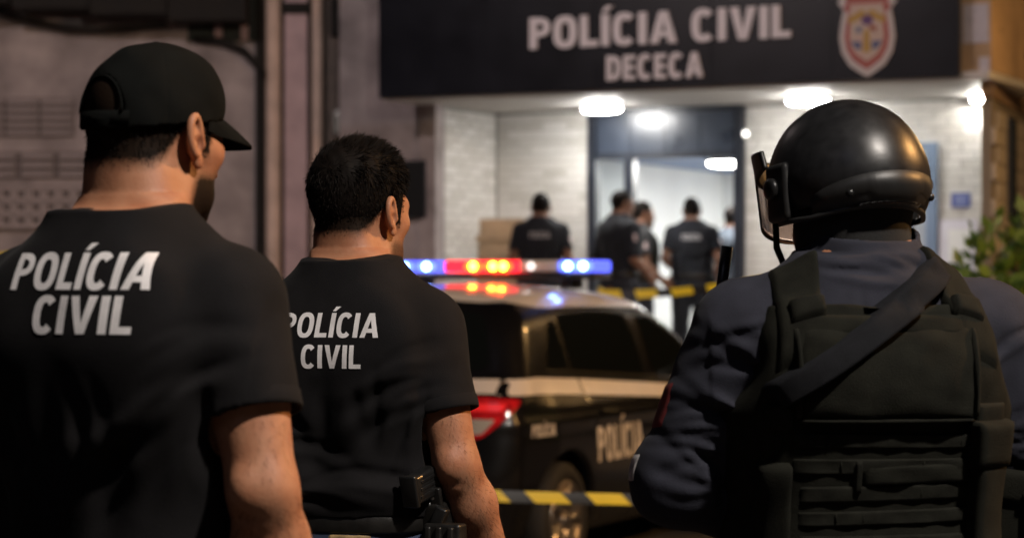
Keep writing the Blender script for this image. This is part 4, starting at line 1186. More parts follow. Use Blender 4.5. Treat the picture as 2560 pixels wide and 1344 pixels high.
pav = obj('pavement', box_bm((3.0, -1.6, .06), (14, 6.0, .12), None, .01), M_pave); pav.location = ST0; pav.rotation_euler.z = STA; tag(pav, kind='structure')
plat = obj('platform', box_bm((3.0, 2.6, .1 + FLZ / 2), (11.0, 6.6, FLZ - .2), None, .008), M_step); plat.location = ST0; plat.rotation_euler.z = STA; tag(plat, kind='structure')
st_steps = obj('steps', box_bm((2.6, -.85, .195), (4.4, .34, .15), None, .008), M_step); st_steps.location = ST0; st_steps.rotation_euler.z = STA; tag(st_steps, kind='structure')
bm = bmesh.new()
bx(bm, (2.6, -.80 - .0, .345), (4.4, .24, .15), None, .008); me_ = obj('step', bm, M_step, st_steps)

# ================================================================ the police station
M_tile = mat('white_tile', (.62, .60, .57), .22, spec=.5)
nt = M_tile.node_tree; oi = nt.nodes.new('ShaderNodeObjectInfo'); cr = nt.nodes.new('ShaderNodeValToRGB')
cr.color_ramp.elements[0].color = (.54, .52, .48, 1); cr.color_ramp.elements[1].color = (.68, .66, .63, 1)
nt.links.new(oi.outputs['Random'], cr.inputs[0]); nt.links.new(cr.outputs[0], nt.nodes['Principled BSDF'].inputs['Base Color'])
M_grout = mat('grout', (.30, .29, .27), .85, var=.15, vscale=20)
M_soffit = mat('soffit_paint', (.60, .58, .55), .6, var=.06, vscale=3)
M_tan = mat('tan_plaster', (.50, .34, .20), .8, var=.22, vscale=2.5, bump=.25, bscale=30, bdist=.01)
M_mauve = mat('grey_plaster', (.33, .285, .28), .85, var=.42, vscale=2.6, bump=.25, bscale=25, bdist=.01, detail=8)
M_navy = mat('navy_metal', (.030, .038, .055), .30, var=.15, vscale=5, spec=.6)
M_navy2 = mat('dark_frame', (.016, .019, .027), .35, var=.1)
M_white = mat('white_paint', (.72, .72, .70), .5, var=.05, vscale=3)
M_blue = mat('blue_grey_paint', (.16, .22, .32), .45, var=.12, vscale=4)
M_glass = bpy.data.materials.new('clear_glass'); M_glass.use_nodes = True
p = M_glass.node_tree.nodes['Principled BSDF']; p.inputs['Transmission Weight'].default_value = 1.0; p.inputs['Roughness'].default_value = .02; p.inputs['IOR'].default_value = 1.1
p.inputs['Base Color'].default_value = (.9, .94, .95, 1)

STN = empty('police_station', ST0, STA, 'police station front with white tiled walls, dark portal and deep lit canopy', 'building')
U_pl0, U_pl1 = stU(868, WP), stU(1110, WP)              # plain wall left of the entrance
U_d0, U_d1 = stU(1475, WB), stU(1862, WB)               # portal
U_r = stU(2476, WB)                                     # right end of the tiled wall
U_t = stU(2478, .04)
Zd = stZ(1660, 388, WB)                                 # underside of the transom
def wall_box(name, u0, u1, w0, w1, z0, z1, m, parent=STN):
    return obj(name, box_bm(((u0 + u1) / 2, (w0 + w1) / 2, (z0 + z1) / 2), (u1 - u0, w1 - w0, z1 - z0)), m, parent)
wallL = wall_box('back_wall', U_pl1 - .2, U_d0, WB + .012, WB + .2, FLZ, SOF, M_grout)
wallS = wall_box('side_wall', U_pl1 - .2, U_pl1 - .012, WP + .002, WB + .01, FLZ, SOF, M_grout)
wallR = wall_box('back_wall', U_d1, U_r, WB + .012, WB + .2, FLZ, SOF, M_grout)
wall_box('front_wall', U_pl0, U_pl1 - .002, WP - .15, WP, 0, 5.2, M_mauve)
wall_box('corner_pillar', U_pl1 - .16, U_pl1 + .015, WP - .20, WP - .152, .1, SOF - .002, M_mauve)
wall_box('upper_wall', stU(966, .05), U_t, .05, 1.2, SOF + .06, 6.0, M_tan)
wall_box('soffit', stU(962, 0) , U_t, -.0, WB + .19, SOF, SOF + .055, M_soffit)
wall_box('soffit_edge', stU(962, 0), U_t, -.03, -.001, SOF - .012, SOF + .05, M_soffit)
wall_box('end_pier', U_r + .002, U_r + .10, WB - .25, WB + .2, FLZ, SOF - .002, M_white)
wall_box('lintel_wall', U_d0 + .001, U_d1 - .001, WB + .03, WB + .2, stZ(1660, 268, WB), SOF - .002, M_white)

# tiles, laid in courses: those in clear view are single pieces, the rest of the same courses one sheet of real tiles
TH, TW, G_ = .0745, .262, .006
def tile_mesh(w):
    b = box_bm((0, 0, 0), (w - G_, .014, TH - G_), None, .0025, 1)
    m = bpy.data.meshes.new('tile'); b.to_mesh(m); b.free(); m.materials.append(M_tile); return m
T_full, T_half = tile_mesh(TW), tile_mesh(TW / 2)
def lay(parent, u0, u1, w, z0, z1, single, axis='u', face=-1):
    rest = bmesh.new(); row = 0; z = z0 + TH / 2; nsing = 0
    while z + TH / 2 <= z1 + .001:
        n = int(round((u1 - u0) / TW)); tw = (u1 - u0) / n; sc = tw / TW
        edges = [u0 + tw * k for k in range(n + 1)] if row % 2 == 0 else [u0] + [u0 + tw * (k + .5) for k in range(n)] + [u1]
        for a, b in zip(edges[:-1], edges[1:]):
            c = (a + b) / 2; half = (b - a) < tw * .75
            pos = Vector((c, w, z)) if axis == 'u' else Vector((w, c, z))
            rz = 0 if axis == 'u' else math.pi / 2
            if single(c, z):
                o = bpy.data.objects.new('tile', T_half if half else T_full); link(o, parent); o.location = pos; o.rotation_euler.z = rz; o.scale.x = sc * .998; nsing += 1
            else:
                s_ = (b - a - G_, .014, TH - G_) if axis == 'u' else (.014, b - a - G_, TH - G_)
                bx(rest, pos, s_)
        z += TH; row += 1
    if len(rest.verts): tag(obj('tiling', rest, M_tile, parent), kind='stuff')
    return nsing
vis = lambda c, z: z > 1.62
n1 = lay(wallL, U_pl1 + .01, U_d0 - .004, WB + .006, FLZ, SOF - .01, vis)
n2 = lay(wallS, WP + .01, WB - .004, U_pl1 - .007, FLZ, SOF - .01, vis, 'w')
u_a, u_b = stU(1925, WB), stU(2340, WB)
n3 = lay(wallR, U_d1 + .004, U_r - .002, WB + .006, FLZ, SOF - .01, lambda c, z: z > 1.75 and (c < u_a or c > u_b))

# portal: frame, transom panels, mullion, glass side light, open doorway
PT = .055
Wp0, Wp1 = WB - .06, WB + .06
pz1 = stZ(1660, 268, WB)
for nm, u0, u1, z0, z1 in (('portal_jamb', U_d0 + .002, U_d0 + .002 + PT * 1.3, FLZ, pz1), ('portal_jamb', U_d1 - .002 - PT * 1.3, U_d1 - .002, FLZ, pz1),
                           ('portal_head', U_d0 + .08, U_d1 - .08, pz1 - PT, pz1), ('transom_rail', U_d0 + .08, U_d1 - .08, Zd - .03, Zd + .03)):
    wall_box(nm, u0, u1, Wp0, Wp1, z0, z1, M_navy2)
um = (U_d0 + U_d1) / 2
for k in range(4):
    a = U_d0 + .082 + (U_d1 - U_d0 - .164) * k / 4; b = U_d0 + .082 + (U_d1 - U_d0 - .164) * (k + 1) / 4
    tp = wall_box('transom_panel', a + .004, b - .004, Wp0 + .025, Wp1 - .02, Zd + .032, pz1 - PT - .002, M_navy)
u_m0, u_m1 = stU(1566, WB), stU(1588, WB)
wall_box('mullion', u_m0, u_m1, Wp0 + .005, Wp1 - .005, FLZ, Zd - .031, M_navy2)
gl = wall_box('side_light', U_d0 + .08, u_m0 - .002, WB - .006, WB + .006, FLZ + .1, Zd - .032, M_glass)
wall_box('bottom_rail', U_d0 + .08, u_m0 - .002, Wp0 + .01, Wp1 - .01, FLZ, FLZ + .098, M_navy2, STN)
# door leaf standing open inwards at the right jamb
lf = obj('door', box_bm((0, .40, .0), (.045, .78, 2.08), None, .004), M_navy2, STN); lf.location = (U_d1 - .12, WB + .07, FLZ + 1.06)
obj('handle', tube(bmesh.new(), [(-.05, .70, -.15), (-.05, .70, .15)], .012, 10), mat('steel', (.5, .48, .45), .3, 1.0), lf, True)

# interior: lit hall with pale walls, blue ceiling panel, counter
M_int = mat('hall_paint', (.70, .71, .70), .55, var=.05, vscale=2)
ix0, ix1, iy1 = U_d0 - .25, U_d1 + 2.2, WB + 4.2
hall = wall_box('hall_floor', ix0, ix1, WB + .2, iy1, FLZ - .02, FLZ + .004, mat('hall_floor', (.45, .45, .44), .3, var=.1, vscale=3))
wall_box('hall_wall', ix0, ix1, iy1, iy1 + .1, FLZ, 3.1, M_int); wall_box('hall_wall', ix0 - .1, ix0, WB + .2, iy1, FLZ, 3.1, M_int); wall_box('hall_wall', ix1, ix1 + .1, WB + .2, iy1, FLZ, 3.1, M_int)
wall_box('hall_ceiling', ix0, ix1, WB + .2, iy1, 2.72, 2.76, mat('blue_ceiling', (.10, .16, .30), .5))
wall_box('hall_door', U_d0 + 1.25, U_d0 + 1.85, iy1 - .03, iy1 - .002, FLZ, FLZ + 2.0, mat('grey_bulkhead', (.36, .38, .40), .6))
wall_box('hall_counter', U_d0 + .2, U_d0 + 1.0, WB + 2.9, WB + 3.4, FLZ, FLZ + 1.0, mat('counter', (.45, .44, .42), .5))
for k in range(3): wall_box('hall_poster', U_d0 + .35 + k * .30, U_d0 + .55 + k * .30, iy1 - .012, iy1 - .002, FLZ + 1.25, FLZ + 1.6, mat('poster_%d' % k, ((.5, .42, .2), (.3, .4, .5), (.55, .5, .45))[k], .6, var=.2, vscale=9))

def ceiling_light(name, u, w, z, rx, ry, strength, label, group, col=(1.0, .98, .94), parent=None):
    t = empty(name, stP(u, w, z), STA, label, 'ceiling light', group)
    bm = bmesh.new(); lathe(bm, [(.92, .0), (1.0, -.15), (1.0, -.55), (.95, -.6)], 28, Matrix.Diagonal((rx * 1.04, ry * 1.04, .06, 1)))
    obj('rim', bm, M_white, t, True)
    bm = bmesh.new(); lathe(bm, [(.93, -.45), (.93, -.75), (.8, -1.0), (.4, -1.12), (.01, -1.15)], 28, Matrix.Diagonal((rx, ry, .07, 1)))
    obj('diffuser', bm, mat('lit_' + name + str(strength), (.9, .9, .9), .5, emit=col, estr=strength), t, True)
    return t
uA = stU(1505, 1.25); uB = stU(2020, 1.15)
ceiling_light('canopy_light', uA, 1.25, SOF, .20, .10, 200.0, 'oval lit ceiling light under the canopy above the doorway', 'canopy lights')
ceiling_light('canopy_light', uB, 1.15, SOF, .20, .10, 200.0, 'oval lit ceiling light under the canopy beside the helmet', 'canopy lights')
ceiling_light('hall_light', U_d0 + .95, WB + 1.3, 2.72, .26, .26, 80.0, 'round lit ceiling light inside the bright hall, near the door', 'hall lights')
ceiling_light('hall_light', U_d0 + 1.25, WB + 3.5, 2.72, .26, .26, 80.0, 'round lit ceiling light added by the back wall to brighten the hall', 'hall lights')  # extra lamp added to brighten the back of the hall
ceiling_light('hall_light', U_d0 + 1.85, WB + 2.6, 2.72, .26, .26, 80.0, 'round lit ceiling light on the right side of the bright hall', 'hall lights')
# wall floodlight at the right end of the canopy
fl = empty('floodlight', stP(stU(2448, WB - .12), WB - .02, stZ(2448, 238, WB)), STA + R(18), 'glaring white floodlight at the right end of the canopy', 'floodlight')
obj('housing', box_bm((0, -.09, 0), (.22, .09, .14), Matrix.Rotation(R(-20), 3, 'X'), .012), M_white, fl, True)
obj('bracket', box_bm((0, -.02, 0), (.05, .06, .05)), M_white, fl)
obj('lens', box_bm((0, -.145, -.02), (.19, .012, .11), Matrix.Rotation(R(-20), 3, 'X'), .004), mat('lit_flood', (.9, .9, .9), .5, emit=(1, .97, .9), estr=420.0), fl, True)
# small bulkhead lamp on the right jamb
bl = empty('wall_lamp', stP(stU(1866, WB - .02), WB - .002, stZ(1866, 335, WB)), STA, 'small round lit lamp on the tiled wall right of the portal', 'wall lamp')
obj('base', lathe(bmesh.new(), [(.05, 0), (.05, .02), (.04, .03)], 18, Matrix.Rotation(R(90), 4, 'X')), M_white, bl, True)
bm = bmesh.new(); bmesh.ops.create_uvsphere(bm, u_segments=16, v_segments=10, radius=.024, matrix=Matrix.Translation((0, -.045, 0))); obj('bulb', bm, mat('lit_bulb', (.9, .9, .9), .5, emit=(1, .96, .9), estr=4.0), bl, True)

# blue side door at the right
u0, u1 = stU(2262, WB), stU(2345, WB)
zt = stZ(2300, 357, WB)
dr_ = empty('side_door', stP((u0 + u1) / 2, WB - .004, FLZ), STA, 'blue-grey metal side door with frame in the tiled wall behind the helmet', 'door')
hw = (u1 - u0) / 2
for nm, c, s_ in (('frame', (-hw + .03, -.02, (zt - FLZ) / 2), (.06, .05, zt - FLZ)), ('frame', (hw - .05, -.02, (zt - FLZ) / 2), (.10, .05, zt - FLZ)), ('frame', (-.02, -.02, zt - FLZ - .03), (2 * hw - .165, .05, .06))):
    obj(nm, box_bm(c, s_, None, .004), M_blue, dr_)
obj('leaf', box_bm((-.02, -.006, (zt - FLZ) / 2 - .03), (2 * hw - .17, .02, zt - FLZ - .065)), mat('grey_leaf', (.34, .37, .41), .5, var=.1), dr_)
obj('vent_grille', box_bm((-.0, -.02, zt - FLZ - .22), (2 * hw - .22, .015, .16)), M_navy2, dr_)
# blue notice plate and pale board on the right wall
pz = stZ(2403, 500, WB); pu = stU(2403, WB)
pl = empty('wall_plate', stP(pu, WB - .004, pz), STA, 'small blue wall plate on the white tiles right of the side door', 'plate')
hw2 = (stU(2427, WB) - stU(2380, WB)) / 2
obj('plate', box_bm((0, -.006, 0), (2 * hw2, .010, .125), None, .003), mat('blue_plate', (.05, .08, .28), .4), pl)
for k in (-1, 0, 1): obj('line', box_bm((0, -.0125, .03 * k), (hw2 * 1.4, .002, .007)), mat('pale_print', (.55, .6, .75), .5), pl)
nb_ = empty('notice_board', stP(stU(2395, WB), WB - .004, stZ(2395, 620, WB)), STA, 'pale notice board mounted below the blue wall plate', 'board')
obj('board', box_bm((0, -.010, 0), (stU(2440, WB) - stU(2345, WB), .018, .50), None, .003), mat('pale_board', (.62, .60, .66), .5, var=.05, vscale=4), nb_)
obj('sheet', box_bm((.02, -.0205, .02), (.2, .002, .29)), M_white, nb_)

# black box on the plain wall, tan panel leaning on the tiles
u0, u1 = stU(1012, WP - .16), stU(1071, WP - .16); z0, z1 = stZ(1040, 546, WP - .16), stZ(1040, 402, WP - .16)
wb = empty('wall_cabinet', stP((u0 + u1) / 2, WP - .152, (z0 + z1) / 2), STA, 'black meter cabinet fixed to the grey wall left of the entrance', 'cabinet')
obj('case', box_bm((0, -.035, 0), (u1 - u0, .07, z1 - z0), None, .006), M_navy2, wb)
obj('door', box_bm((0, -.074, 0), (u1 - u0 - .03, .006, z1 - z0 - .03), None, .002), mat('cabinet_door', (.014, .015, .016), .35), wb)
u0, u1 = stU(1137, WB - .5), stU(1292, WB - .5)
bd = empty('plywood_panel', stP((u0 + u1) / 2, WB - .46, FLZ), STA, 'tan plywood panel leaning in the tiled corner left of the doorway', 'panel')
zt = stZ(1215, 546, WB - .5) - FLZ
obj('sheet', box_bm((0, .05, zt / 2), (u1 - u0, .03, zt), Matrix.Rotation(R(-5), 3, 'X'), .003), mat('plywood', (.36, .24, .14), .65, var=.18, vscale=6), bd)
obj('batten', box_bm((0, .022, zt * .88), (u1 - u0 - .02, .02, .05), None, .002), mat('plywood', (.36, .24, .14)), bd)

# ---------------------------------------------------------------- the fascia sign
u1 = stU(2398, -.1); sgn = empty('fascia_sign', stP(0, 0, SOF), STA, 'long black fascia sign lettered in white with a shield crest over the entrance', 'sign')
M_sign = mat('sign_black', (.006, .007, .012), .35, var=.2, vscale=3, spec=.3)
SH = 1.0
npan = 5
for k in range(npan):
    a, b = u1 * k / npan, u1 * (k + 1) / npan
    obj('panel', box_bm(((a + b) / 2, -.065, SH / 2 + .012), (b - a - .002, .07, SH), None, .002), M_sign, sgn)
M_letter = mat('sign_letter', (.82, .77, .80), .45, var=.05, vscale=4)
def sign_text(word, px0, px1, py_base0, py_base1, py_top0, w=-.11):
    """letters stand between two columns of the photo; their base line and height follow from the rows"""
    ua, ub = stU(px0, w), stU(px1, w)
    z0 = (stZ(px0, py_base0, w) + stZ(px1, py_base1, w)) / 2 - SOF; hh = stZ(px0, py_top0, w) - stZ(px0, py_base0, w)
    gap = .10 if len(word) > 8 else .12
    tot = sum(glyph(c, .23)[1] + (gap if c != ' ' else 0) for c in word) - gap
    st = (ub - ua) / (tot * hh); x = ua
    for c in word:
        P, wd = glyph(c, .23)
        if P:
            bm = flat_bm([[(u * hh * st, v * hh) for u, v in q] for q in P]); extrude_flat(bm, .022)
            o = obj('letter', bm, M_letter, sgn); o.location = (x, -.1015, z0)
        x += (wd + (gap if c != ' ' else 0)) * hh * st
sign_text('POLÍCIA CIVIL', 1325, 1978, 127, 90, 49)
sign_text('DECECA', 1517, 1758, 203, 192, 141)
# shield crest: white rim, red border, pale field with coloured devices
def shield(s, d, y, m, cx, cz, parent, name):
    pr = [(-.66, 1.25), (-.60, 1.05), (-.70, .86), (-.56, .66), (-.62, .3), (-.66, -.1), (-.60, -.5), (-.42, -.85), (-.18, -1.05), (0, -1.18)]
    poly = [(a * s[0], b * s[1]) for a, b in pr] + [(-a * s[0], b * s[1]) for a, b in pr[::-1][1:]]
    bm = flat_bm([poly]); extrude_flat(bm, d); o = obj(name, bm, m, parent); o.location = (cx, y, cz); return o
cw = -.11; cxu = stU(2168, cw); czz = stZ(2168, 84, cw) - SOF; sx = (stU(2240, cw) - stU(2096, cw)) / 2 / .68
s0 = (sx, .30)
cr_ = shield(s0, .012, -.1005, mat('crest_white', (.62, .56, .54), .5), cxu, czz, sgn, 'crest')
shield((s0[0] * .80, s0[1] * .82), .004, -.0005 - .012, mat('crest_red', (.42, .10, .08), .5), 0, .0, cr_, 'border')
shield((s0[0] * .62, s0[1] * .64), .004, -.0005 - .0165, mat('crest_field', (.58, .50, .40), .5, col2=(.62, .42, .36), vscale=9), 0, .0, cr_, 'field')
def dev(name, poly, m, y=-.0212): 
    bm = flat_bm([[(a * s0[0], b * s0[1]) for a, b in poly]]); extrude_flat(bm, .003); o = obj(name, bm, m, cr_); o.location = (0, y, 0)
disc = lambda cx_, cz_, r_: [(cx_ + r_ * math.cos(2 * math.pi * k / 18), cz_ + r_ * math.sin(2 * math.pi * k / 18)) for k in range(18)]
dev('device', [(-.46, .42), (-.1, .66), (.0, .52), (.1, .66), (.46, .42), (.40, .26), (.1, .42), (-.1, .42), (-.40, .26)], mat('crest_gold', (.50, .30, .06), .5))
dev('device', disc(.02, .36, .14), mat('crest_purple', (.12, .05, .18), .5), -.0252)
dev('device', [(.06, .24), (.24, .18), (.22, .02), (.08, .1)], mat('crest_rust', (.34, .10, .05), .5), -.0255)
dev('device', [(-.24, .18), (-.08, .2), (-.14, .0), (-.26, .04)], mat('crest_slate', (.22, .22, .30), .5), -.0255)
dev('device', [(-.06, .1), (.06, .1), (.10, -.5), (-.10, -.5)], mat('crest_gold', (.50, .30, .06), .5))
dev('device', [(-.38, -.2), (-.12, -.22), (-.14, -.46), (-.26, -.4)], mat('crest_blue', (.10, .12, .24), .5)); dev('device', [(.38, -.2), (.12, -.22), (.14, -.46), (.26, -.4)], mat('crest_blue', (.10, .12, .24), .5))
# papers pasted on the tan pier beside the sign
for k, (a, b, c, d_) in enumerate(((2408, 2472, 8, 106), (2448, 2474, 142, 184))):
    ua, ub = stU(a, .04), stU(b, .04); za, zb_ = stZ(b, d_, .04), stZ(b, c, .04)
    o = obj('pasted_sheet', box_bm((0, 0, 0), (ub - ua, .004, zb_ - za)), mat('paper', (.58, .55, .60), .7, var=.1, vscale=14)); o.location = stP((ua + ub) / 2, .046, (za + zb_) / 2); o.rotation_euler.z = STA
    tag(o, ('large pale sheet pasted on the tan pier right of the crest', 'small pale sheet pasted low on the tan pier by the canopy corner')[k], 'paper')

# ================================================================ building on the right, receding up the side street
c0 = at(2484, 600, 19.55); dirn = Vector((.32, .95, 0)).normalized()
RB = empty('tan_building', (c0.x, c0.y, 0), math.atan2(dirn.y, dirn.x), 'tan building with stone courses along the side street at right edge', 'building')
obj('wall', box_bm((3.0, .058, 1.5), (6.0, .08, 3.0)), mat('stone_joint', (.25, .21, .16), .85), RB)
obj('upper_wall', box_bm((3.0, .05, 4.9), (6.0, .10, 3.78)), mat('brown_plaster', (.30, .20, .125), .8, var=.25, vscale=2.2, bump=.2, bscale=30, bdist=.01), RB)
M_stone = mat('pale_stone', (.50, .44, .36), .7, var=.12, vscale=10, bump=.2, bscale=60, bdist=.01)
for r_ in range(14):
    for k in range(5):
        ofs = 0 if r_ % 2 == 0 else .25
        o = obj('stone', box_bm((.27 + ofs + k * .5 - .02, .010, .95 + r_ * .146), (.488, .05, .138), None, .006, 1), M_stone, RB) if (r_ == 0 and k == 0) else copy_obj(stone0, RB)
        if r_ == 0 and k == 0: stone0 = o
        else: o.location = (ofs + k * .5, 0, r_ * .146)
for z, n_ in ((4.05, 'ledge'), (3.55, 'ledge')):
    obj(n_, box_bm((3.0, -.02, z), (6.0, .08, .07), None, .01), mat('dark_ledge', (.09, .06, .04), .7), RB)
for (a, z0, z1) in ((.95, 2.05, 2.9), (1.55, 1.2, 2.2)):
    w_ = obj('window', box_bm((a, -.03, (z0 + z1) / 2), (.34, .05, z1 - z0), None, .004), M_navy2, RB)
    obj('pane', box_bm((a, -.058, (z0 + z1) / 2), (.26, .006, z1 - z0 - .08)), mat('dark_pane', (.05, .06, .06), .1), w_)

# ================================================================ older building on the left
LY = 23.0
X_ = lambda px, d=LY: (px - CX) / FPX * d
Z_ = lambda py, d=LY: CAMZ + (HZ - py) / FPX * d
LB = empty('old_building', (X_(330), LY, 0), 0, 'old grey rendered building with pilasters, vent bands and dark eaves on the left', 'building')
ox = X_(330)
def lbx(name, px0, px1, y0, y1, py0, py1, m, parent=LB, bev=0.0):
    """box on the front between two columns and two rows; y0..y1 in metres in front of (negative) or behind the wall face"""
    z0, z1 = (Z_(py1) if py1 is not None else 0), Z_(py0)
    return obj(name, box_bm(((X_(px0) + X_(px1)) / 2 - ox, (y0 + y1) / 2, (z0 + z1) / 2), (X_(px1) - X_(px0), y1 - y0, z1 - z0), None, bev), m, parent)
M_dark = mat('dark_timber', (.010, .0085, .007), .85, var=.4, vscale=6, bump=.3, bscale=30, bdist=.01)  # very dark brown with random mottling
M_cream = mat('cream_paint', (.66, .50, .41), .6, var=.18, vscale=4, bump=.15, bscale=30, bdist=.01)
M_pink = mat('pink_render', (.50, .37, .39), .7, var=.16, vscale=4, bump=.2, bscale=30, bdist=.01)
M_brown = mat('brown_boards', (.10, .075, .06), .6, var=.3, vscale=6)
lbx('wall', -900, 655, 0, .4, -560, None, M_mauve)
lbx('wall', 655, 872, .12, .5, -560, None, M_brown)
for a, b, m_, d_ in ((664, 702, M_cream, -.10), (779, 806, M_cream, -.10)):
    bm = bmesh.new(); r_ = (X_(b) - X_(a)) / 2
    lathe(bm, [(r_ * 1.25, 0), (r_ * 1.25, .25), (r_, .3), (r_, 6.0)], 20, Matrix.Translation(((X_(a) + X_(b)) / 2 - ox, .0, 0)))
    obj('pilaster', bm, m_, LB, True)
lbx('panel', 712, 768, -.04, .12, -560, None, M_pink)
lbx('panel_head', 708, 774, -.07, .11, 8, 36, M_dark)
lbx('panel', 818, 864, .02, .12, 95, None, M_brown); lbx('panel_head', 826, 862, -.05, .12, -200, 90, M_dark)
lbx('post', 640, 657, -.06, .0, -560, None, M_dark)
# pale block imitating a reflecting spot on the brown panel
obj('pale_reflection', box_bm((X_(848) - ox, -.02, (Z_(275) + Z_(335)) / 2), (.10, .06, Z_(275) - Z_(335)), None, .02), mat('pale_reflection', (.42, .44, .40), .15), LB, True)
# eaves with dark boards and a recessed upper opening
for k in range(7):
    lbx('eave_board', -700 + k * 190, -700 + k * 190 + 186, -.55 - .02 * (k % 2), -.003, -160, 22 + 14 * max(0, k - 3), M_dark)
lbx('opening', 470, 640, -.02, .02, -300, 104, mat('dark_pane', (.05, .06, .06), .1))
for a in (547, 612): lbx('jamb', a - 9, a + 9, -.05, -.021, -300, 102, M_pink)
obj('bracket', tube(bmesh.new(), [(X_(490) - ox, -.06, Z_(100)), (X_(560) - ox, -.10, Z_(106)), (X_(612) - ox, -.12, Z_(128)), (X_(650) - ox, -.10, Z_(172)), (X_(662) - ox, -.09, Z_(190))], .035, 10), M_dark, LB, True)
obj('cable', tube(bmesh.new(), [(X_(-60 + k * 80) - ox, -.15, Z_(12 + 9 * k + 34 * math.sin(k / 6 * math.pi))) for k in range(7)], .03, 8), M_dark, LB, True)
# vent bands: two of louvre slats, one of pierced blocks
for (r0, r1, cols_) in ((246, 342, (-330, 186)), (380, 446, (-330, 236))):
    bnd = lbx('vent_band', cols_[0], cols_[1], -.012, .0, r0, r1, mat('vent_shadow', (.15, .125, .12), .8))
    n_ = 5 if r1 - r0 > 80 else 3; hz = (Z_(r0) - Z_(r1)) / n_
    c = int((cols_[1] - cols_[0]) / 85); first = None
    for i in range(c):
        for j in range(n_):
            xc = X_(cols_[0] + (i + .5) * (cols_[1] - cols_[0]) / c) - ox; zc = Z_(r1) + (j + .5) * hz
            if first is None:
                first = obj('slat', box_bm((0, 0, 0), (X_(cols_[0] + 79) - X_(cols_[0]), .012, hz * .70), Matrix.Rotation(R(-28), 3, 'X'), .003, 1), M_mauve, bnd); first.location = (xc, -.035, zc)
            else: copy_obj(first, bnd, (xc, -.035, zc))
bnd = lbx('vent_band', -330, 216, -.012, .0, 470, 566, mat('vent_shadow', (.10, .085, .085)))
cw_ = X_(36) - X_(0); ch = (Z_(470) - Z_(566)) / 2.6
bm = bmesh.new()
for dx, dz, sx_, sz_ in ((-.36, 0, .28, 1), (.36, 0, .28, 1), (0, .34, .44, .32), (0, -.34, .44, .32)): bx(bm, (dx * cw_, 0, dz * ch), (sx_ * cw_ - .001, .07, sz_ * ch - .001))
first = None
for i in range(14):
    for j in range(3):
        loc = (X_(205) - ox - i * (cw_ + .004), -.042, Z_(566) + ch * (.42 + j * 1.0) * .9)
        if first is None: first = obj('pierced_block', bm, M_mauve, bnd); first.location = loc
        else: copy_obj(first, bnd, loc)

# ================================================================ planter and shrub at the right edge
M_conc = mat('cream_concrete', (.42, .34, .25), .8, var=.15, vscale=8, bump=.3, bscale=60, bdist=.01)
pln = empty('planter', (2.86, 13.0, 0), 0, 'cream concrete planter trough at right edge of the street', 'planter')
bm = bmesh.new()
for c, s_ in (((-.42, 0, .36), (.08, 3.0, .72)), ((.42, 0, .36), (.08, 3.0, .72)), ((0, -1.46, .36), (.758, .08, .72)), ((0, 1.46, .36), (.758, .08, .72)), ((0, 0, .04), (.758, 2.836, .08))): bx(bm, c, s_, None, .01)
obj('trough', bm, M_conc, pln)
obj('soil', box_bm((0, 0, .60), (.756, 2.83, .06)), mat('soil', (.03, .02, .015), .95, bump=.6, bscale=50, bdist=.01), pln)
M_leaf = mat('leaf', (.075, .15, .025), .45, col2=(.16, .25, .04), vscale=12)
M_leaf_red = mat('red_leaf', (.12, .03, .025), .5, var=.3, vscale=12)
def leafy(parent, name, n, c, r_, m, size, seed, spear=0.0):
    g = np.random.default_rng(seed); V, F_ = [], []
    for k in range(n):
        d = g.normal(size=3); d /= np.linalg.norm(d); rr = g.uniform(.25, 1) ** .6
        p = np.array(c) + d * np.array(r_) * rr * (1 + .25 * math.sin(5 * d[0] + 7 * d[2]))
        a = d * .6 + g.normal(size=3) * .5 + np.array([0, 0, .5 + spear]); a /= np.linalg.norm(a)
        b = np.cross(a, g.normal(size=3)); b /= np.linalg.norm(b); nn = np.cross(a, b)
        L = size * g.uniform(.6, 1.3); w_ = L * .30
        i = len(V); V += [p, p + a * L * .45 + b * w_ + nn * .1 * L, p + a * L, p + a * L * .45 - b * w_ + nn * .1 * L]; F_.append((i, i + 1, i + 2, i + 3))
    return obj(name, np_mesh(name, np.array(V), np.array(F_)), m, parent)
sb = empty('shrub', (2.78, 13.7, .62), 0, 'leafy green shrub growing from the planter by the white tiled wall', 'shrub')
for k, (c, r_, n_) in enumerate((((.05, 0, .45), (.28, .35, .40), 420), ((-.08, .0, .95), (.13, .15, .28), 120), ((.22, .1, .85), (.2, .2, .26), 170), ((.10, .0, 1.10), (.07, .07, .2), 50), ((-.02, -.1, .62), (.24, .2, .2), 200))):
    leafy(sb, 'foliage', n_, c, r_, M_leaf, .10, 40 + k, .2)
for k, (dx, dz) in enumerate(((-.08, 1.0), (.1, 1.15), (.22, .9), (0, .6))):
    obj('stem', tube(bmesh.new(), [(0, 0, -.03), (dx * .4, 0, dz * .5), (dx, 0, dz)], [.012, .009, .004], 7), mat('stem', (.09, .06, .03), .8), sb, True)
sr = empty('red_plant', (3.02, 12.9, .62), 0, 'dark red leafed plant at the very right edge beside the green shrub', 'plant')
leafy(sr, 'foliage', 160, (0, 0, .52), (.13, .16, .26), M_leaf_red, .11, 77, .3)
obj('stem', tube(bmesh.new(), [(0, 0, -.03), (.01, 0, .3), (0, 0, .6)], [.012, .009, .004], 7), mat('stem', (.09, .06, .03), .8), sr, True)
